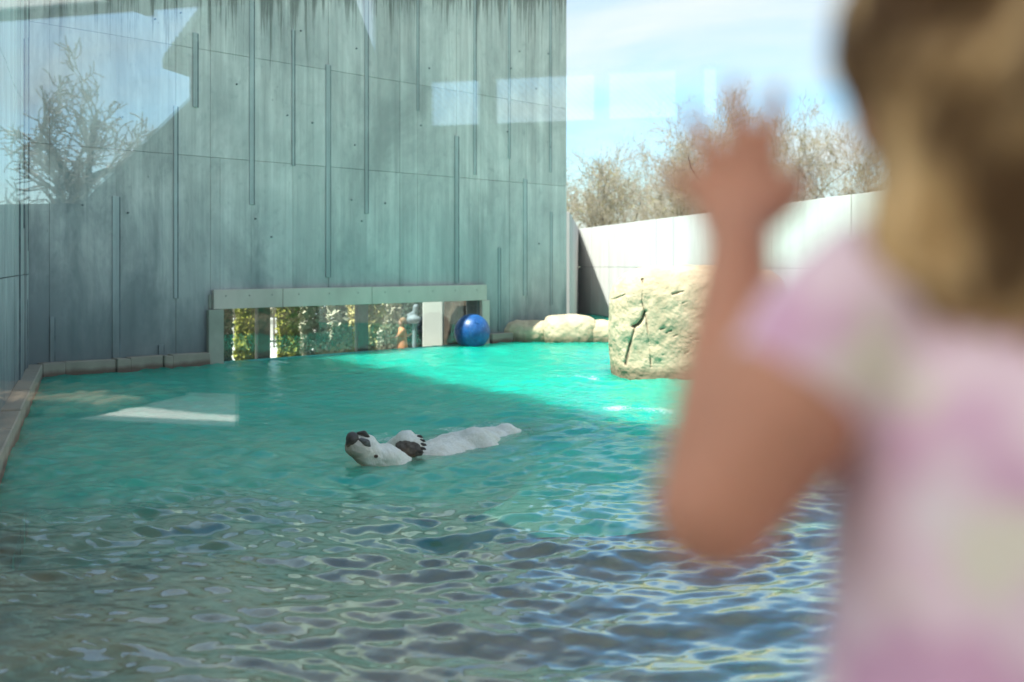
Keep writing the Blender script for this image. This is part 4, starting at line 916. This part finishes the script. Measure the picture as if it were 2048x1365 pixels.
sm = sh.lerp(el, 0.30); chain(bm, [sh + Vector((0.016, 0, 0.010)), sh.lerp(el, 0.12), sm], [0.042, 0.0405, 0.0385])
capsule(bm, sr, sr + Vector((0.018, -0.006, -0.075)), 0.038, 0.040)
organic('dress', bm, M['floral'], ch, 0.0055, 3, lambda c: 0.0022 * np.sin(c[:, 0] * 190 + 2 * np.sin(c[:, 2] * 20)) * np.clip((1.62 - c[:, 2]) * 8, 0, 1))
bm = bmesh.new()
ellipsoid(bm, hc + Vector((0, -0.020, 0.022)), (0.087, 0.082, 0.094)); ellipsoid(bm, hc + Vector((0, -0.035, -0.055)), (0.078, 0.055, 0.075)); capsule(bm, hc + Vector((0.0, -0.04, -0.08)), hc + Vector((0.0, -0.045, -0.128)), 0.045, 0.016)
for k in range(16):
    a = math.pi + math.pi * (k + 0.5) / 16; rr = 0.068 + rng.uniform(-0.004, 0.006); x_, y_ = rr * math.cos(a), -0.02 + 0.070 * math.sin(a)
    inn = 1 - 0.55 * max(0, 1 - abs(x_) / 0.07) * 0.2; dz = -0.095 - 0.035 * (1 - abs(x_) / 0.075) + rng.uniform(-0.01, 0.01)
    chain(bm, [hc + Vector((x_ * 0.8, y_ * 0.9, 0.07)), hc + Vector((x_ * 1.06, y_ * 1.08, 0.0)), hc + Vector((x_ * 0.95, y_, -0.06)), hc + Vector((x_ * 0.62, y_ * 0.85, dz))], [0.012, 0.016, 0.014, 0.006], seg=8)
organic('hair', bm, M['hair'], ch, 0.005, 2, lambda c: 0.004 * np.sin(np.arctan2(c[:, 1] - 0.48, c[:, 0] - 0.245) * 26 + 6 * np.sin(c[:, 2] / 0.03)) + 0.010 * fbm(c * np.array([26, 26, 14]), 2))
M['shoe'] = simple('white_shoe', (0.6, 0.55, 0.55), 0.6, 10, 0.1)
for s_ in (-1, 1):
    bm = bmesh.new(); x_ = hc.x + 0.045 * s_; chain(bm, [(x_, 0.475, FLOOR + 0.03), (x_, 0.53, FLOOR + 0.026), (x_, 0.575, FLOOR + 0.022)], [0.031, 0.03, 0.024]); capsule(bm, (x_, 0.485, FLOOR + 0.03), (x_, 0.485, FLOOR + 0.075), 0.031, 0.031); organic('shoe', bm, M['shoe'], ch, 0.007, 2)
for o in list(bpy.data.objects):
    if o.name.startswith('tmp_src'): bpy.data.objects.remove(o)
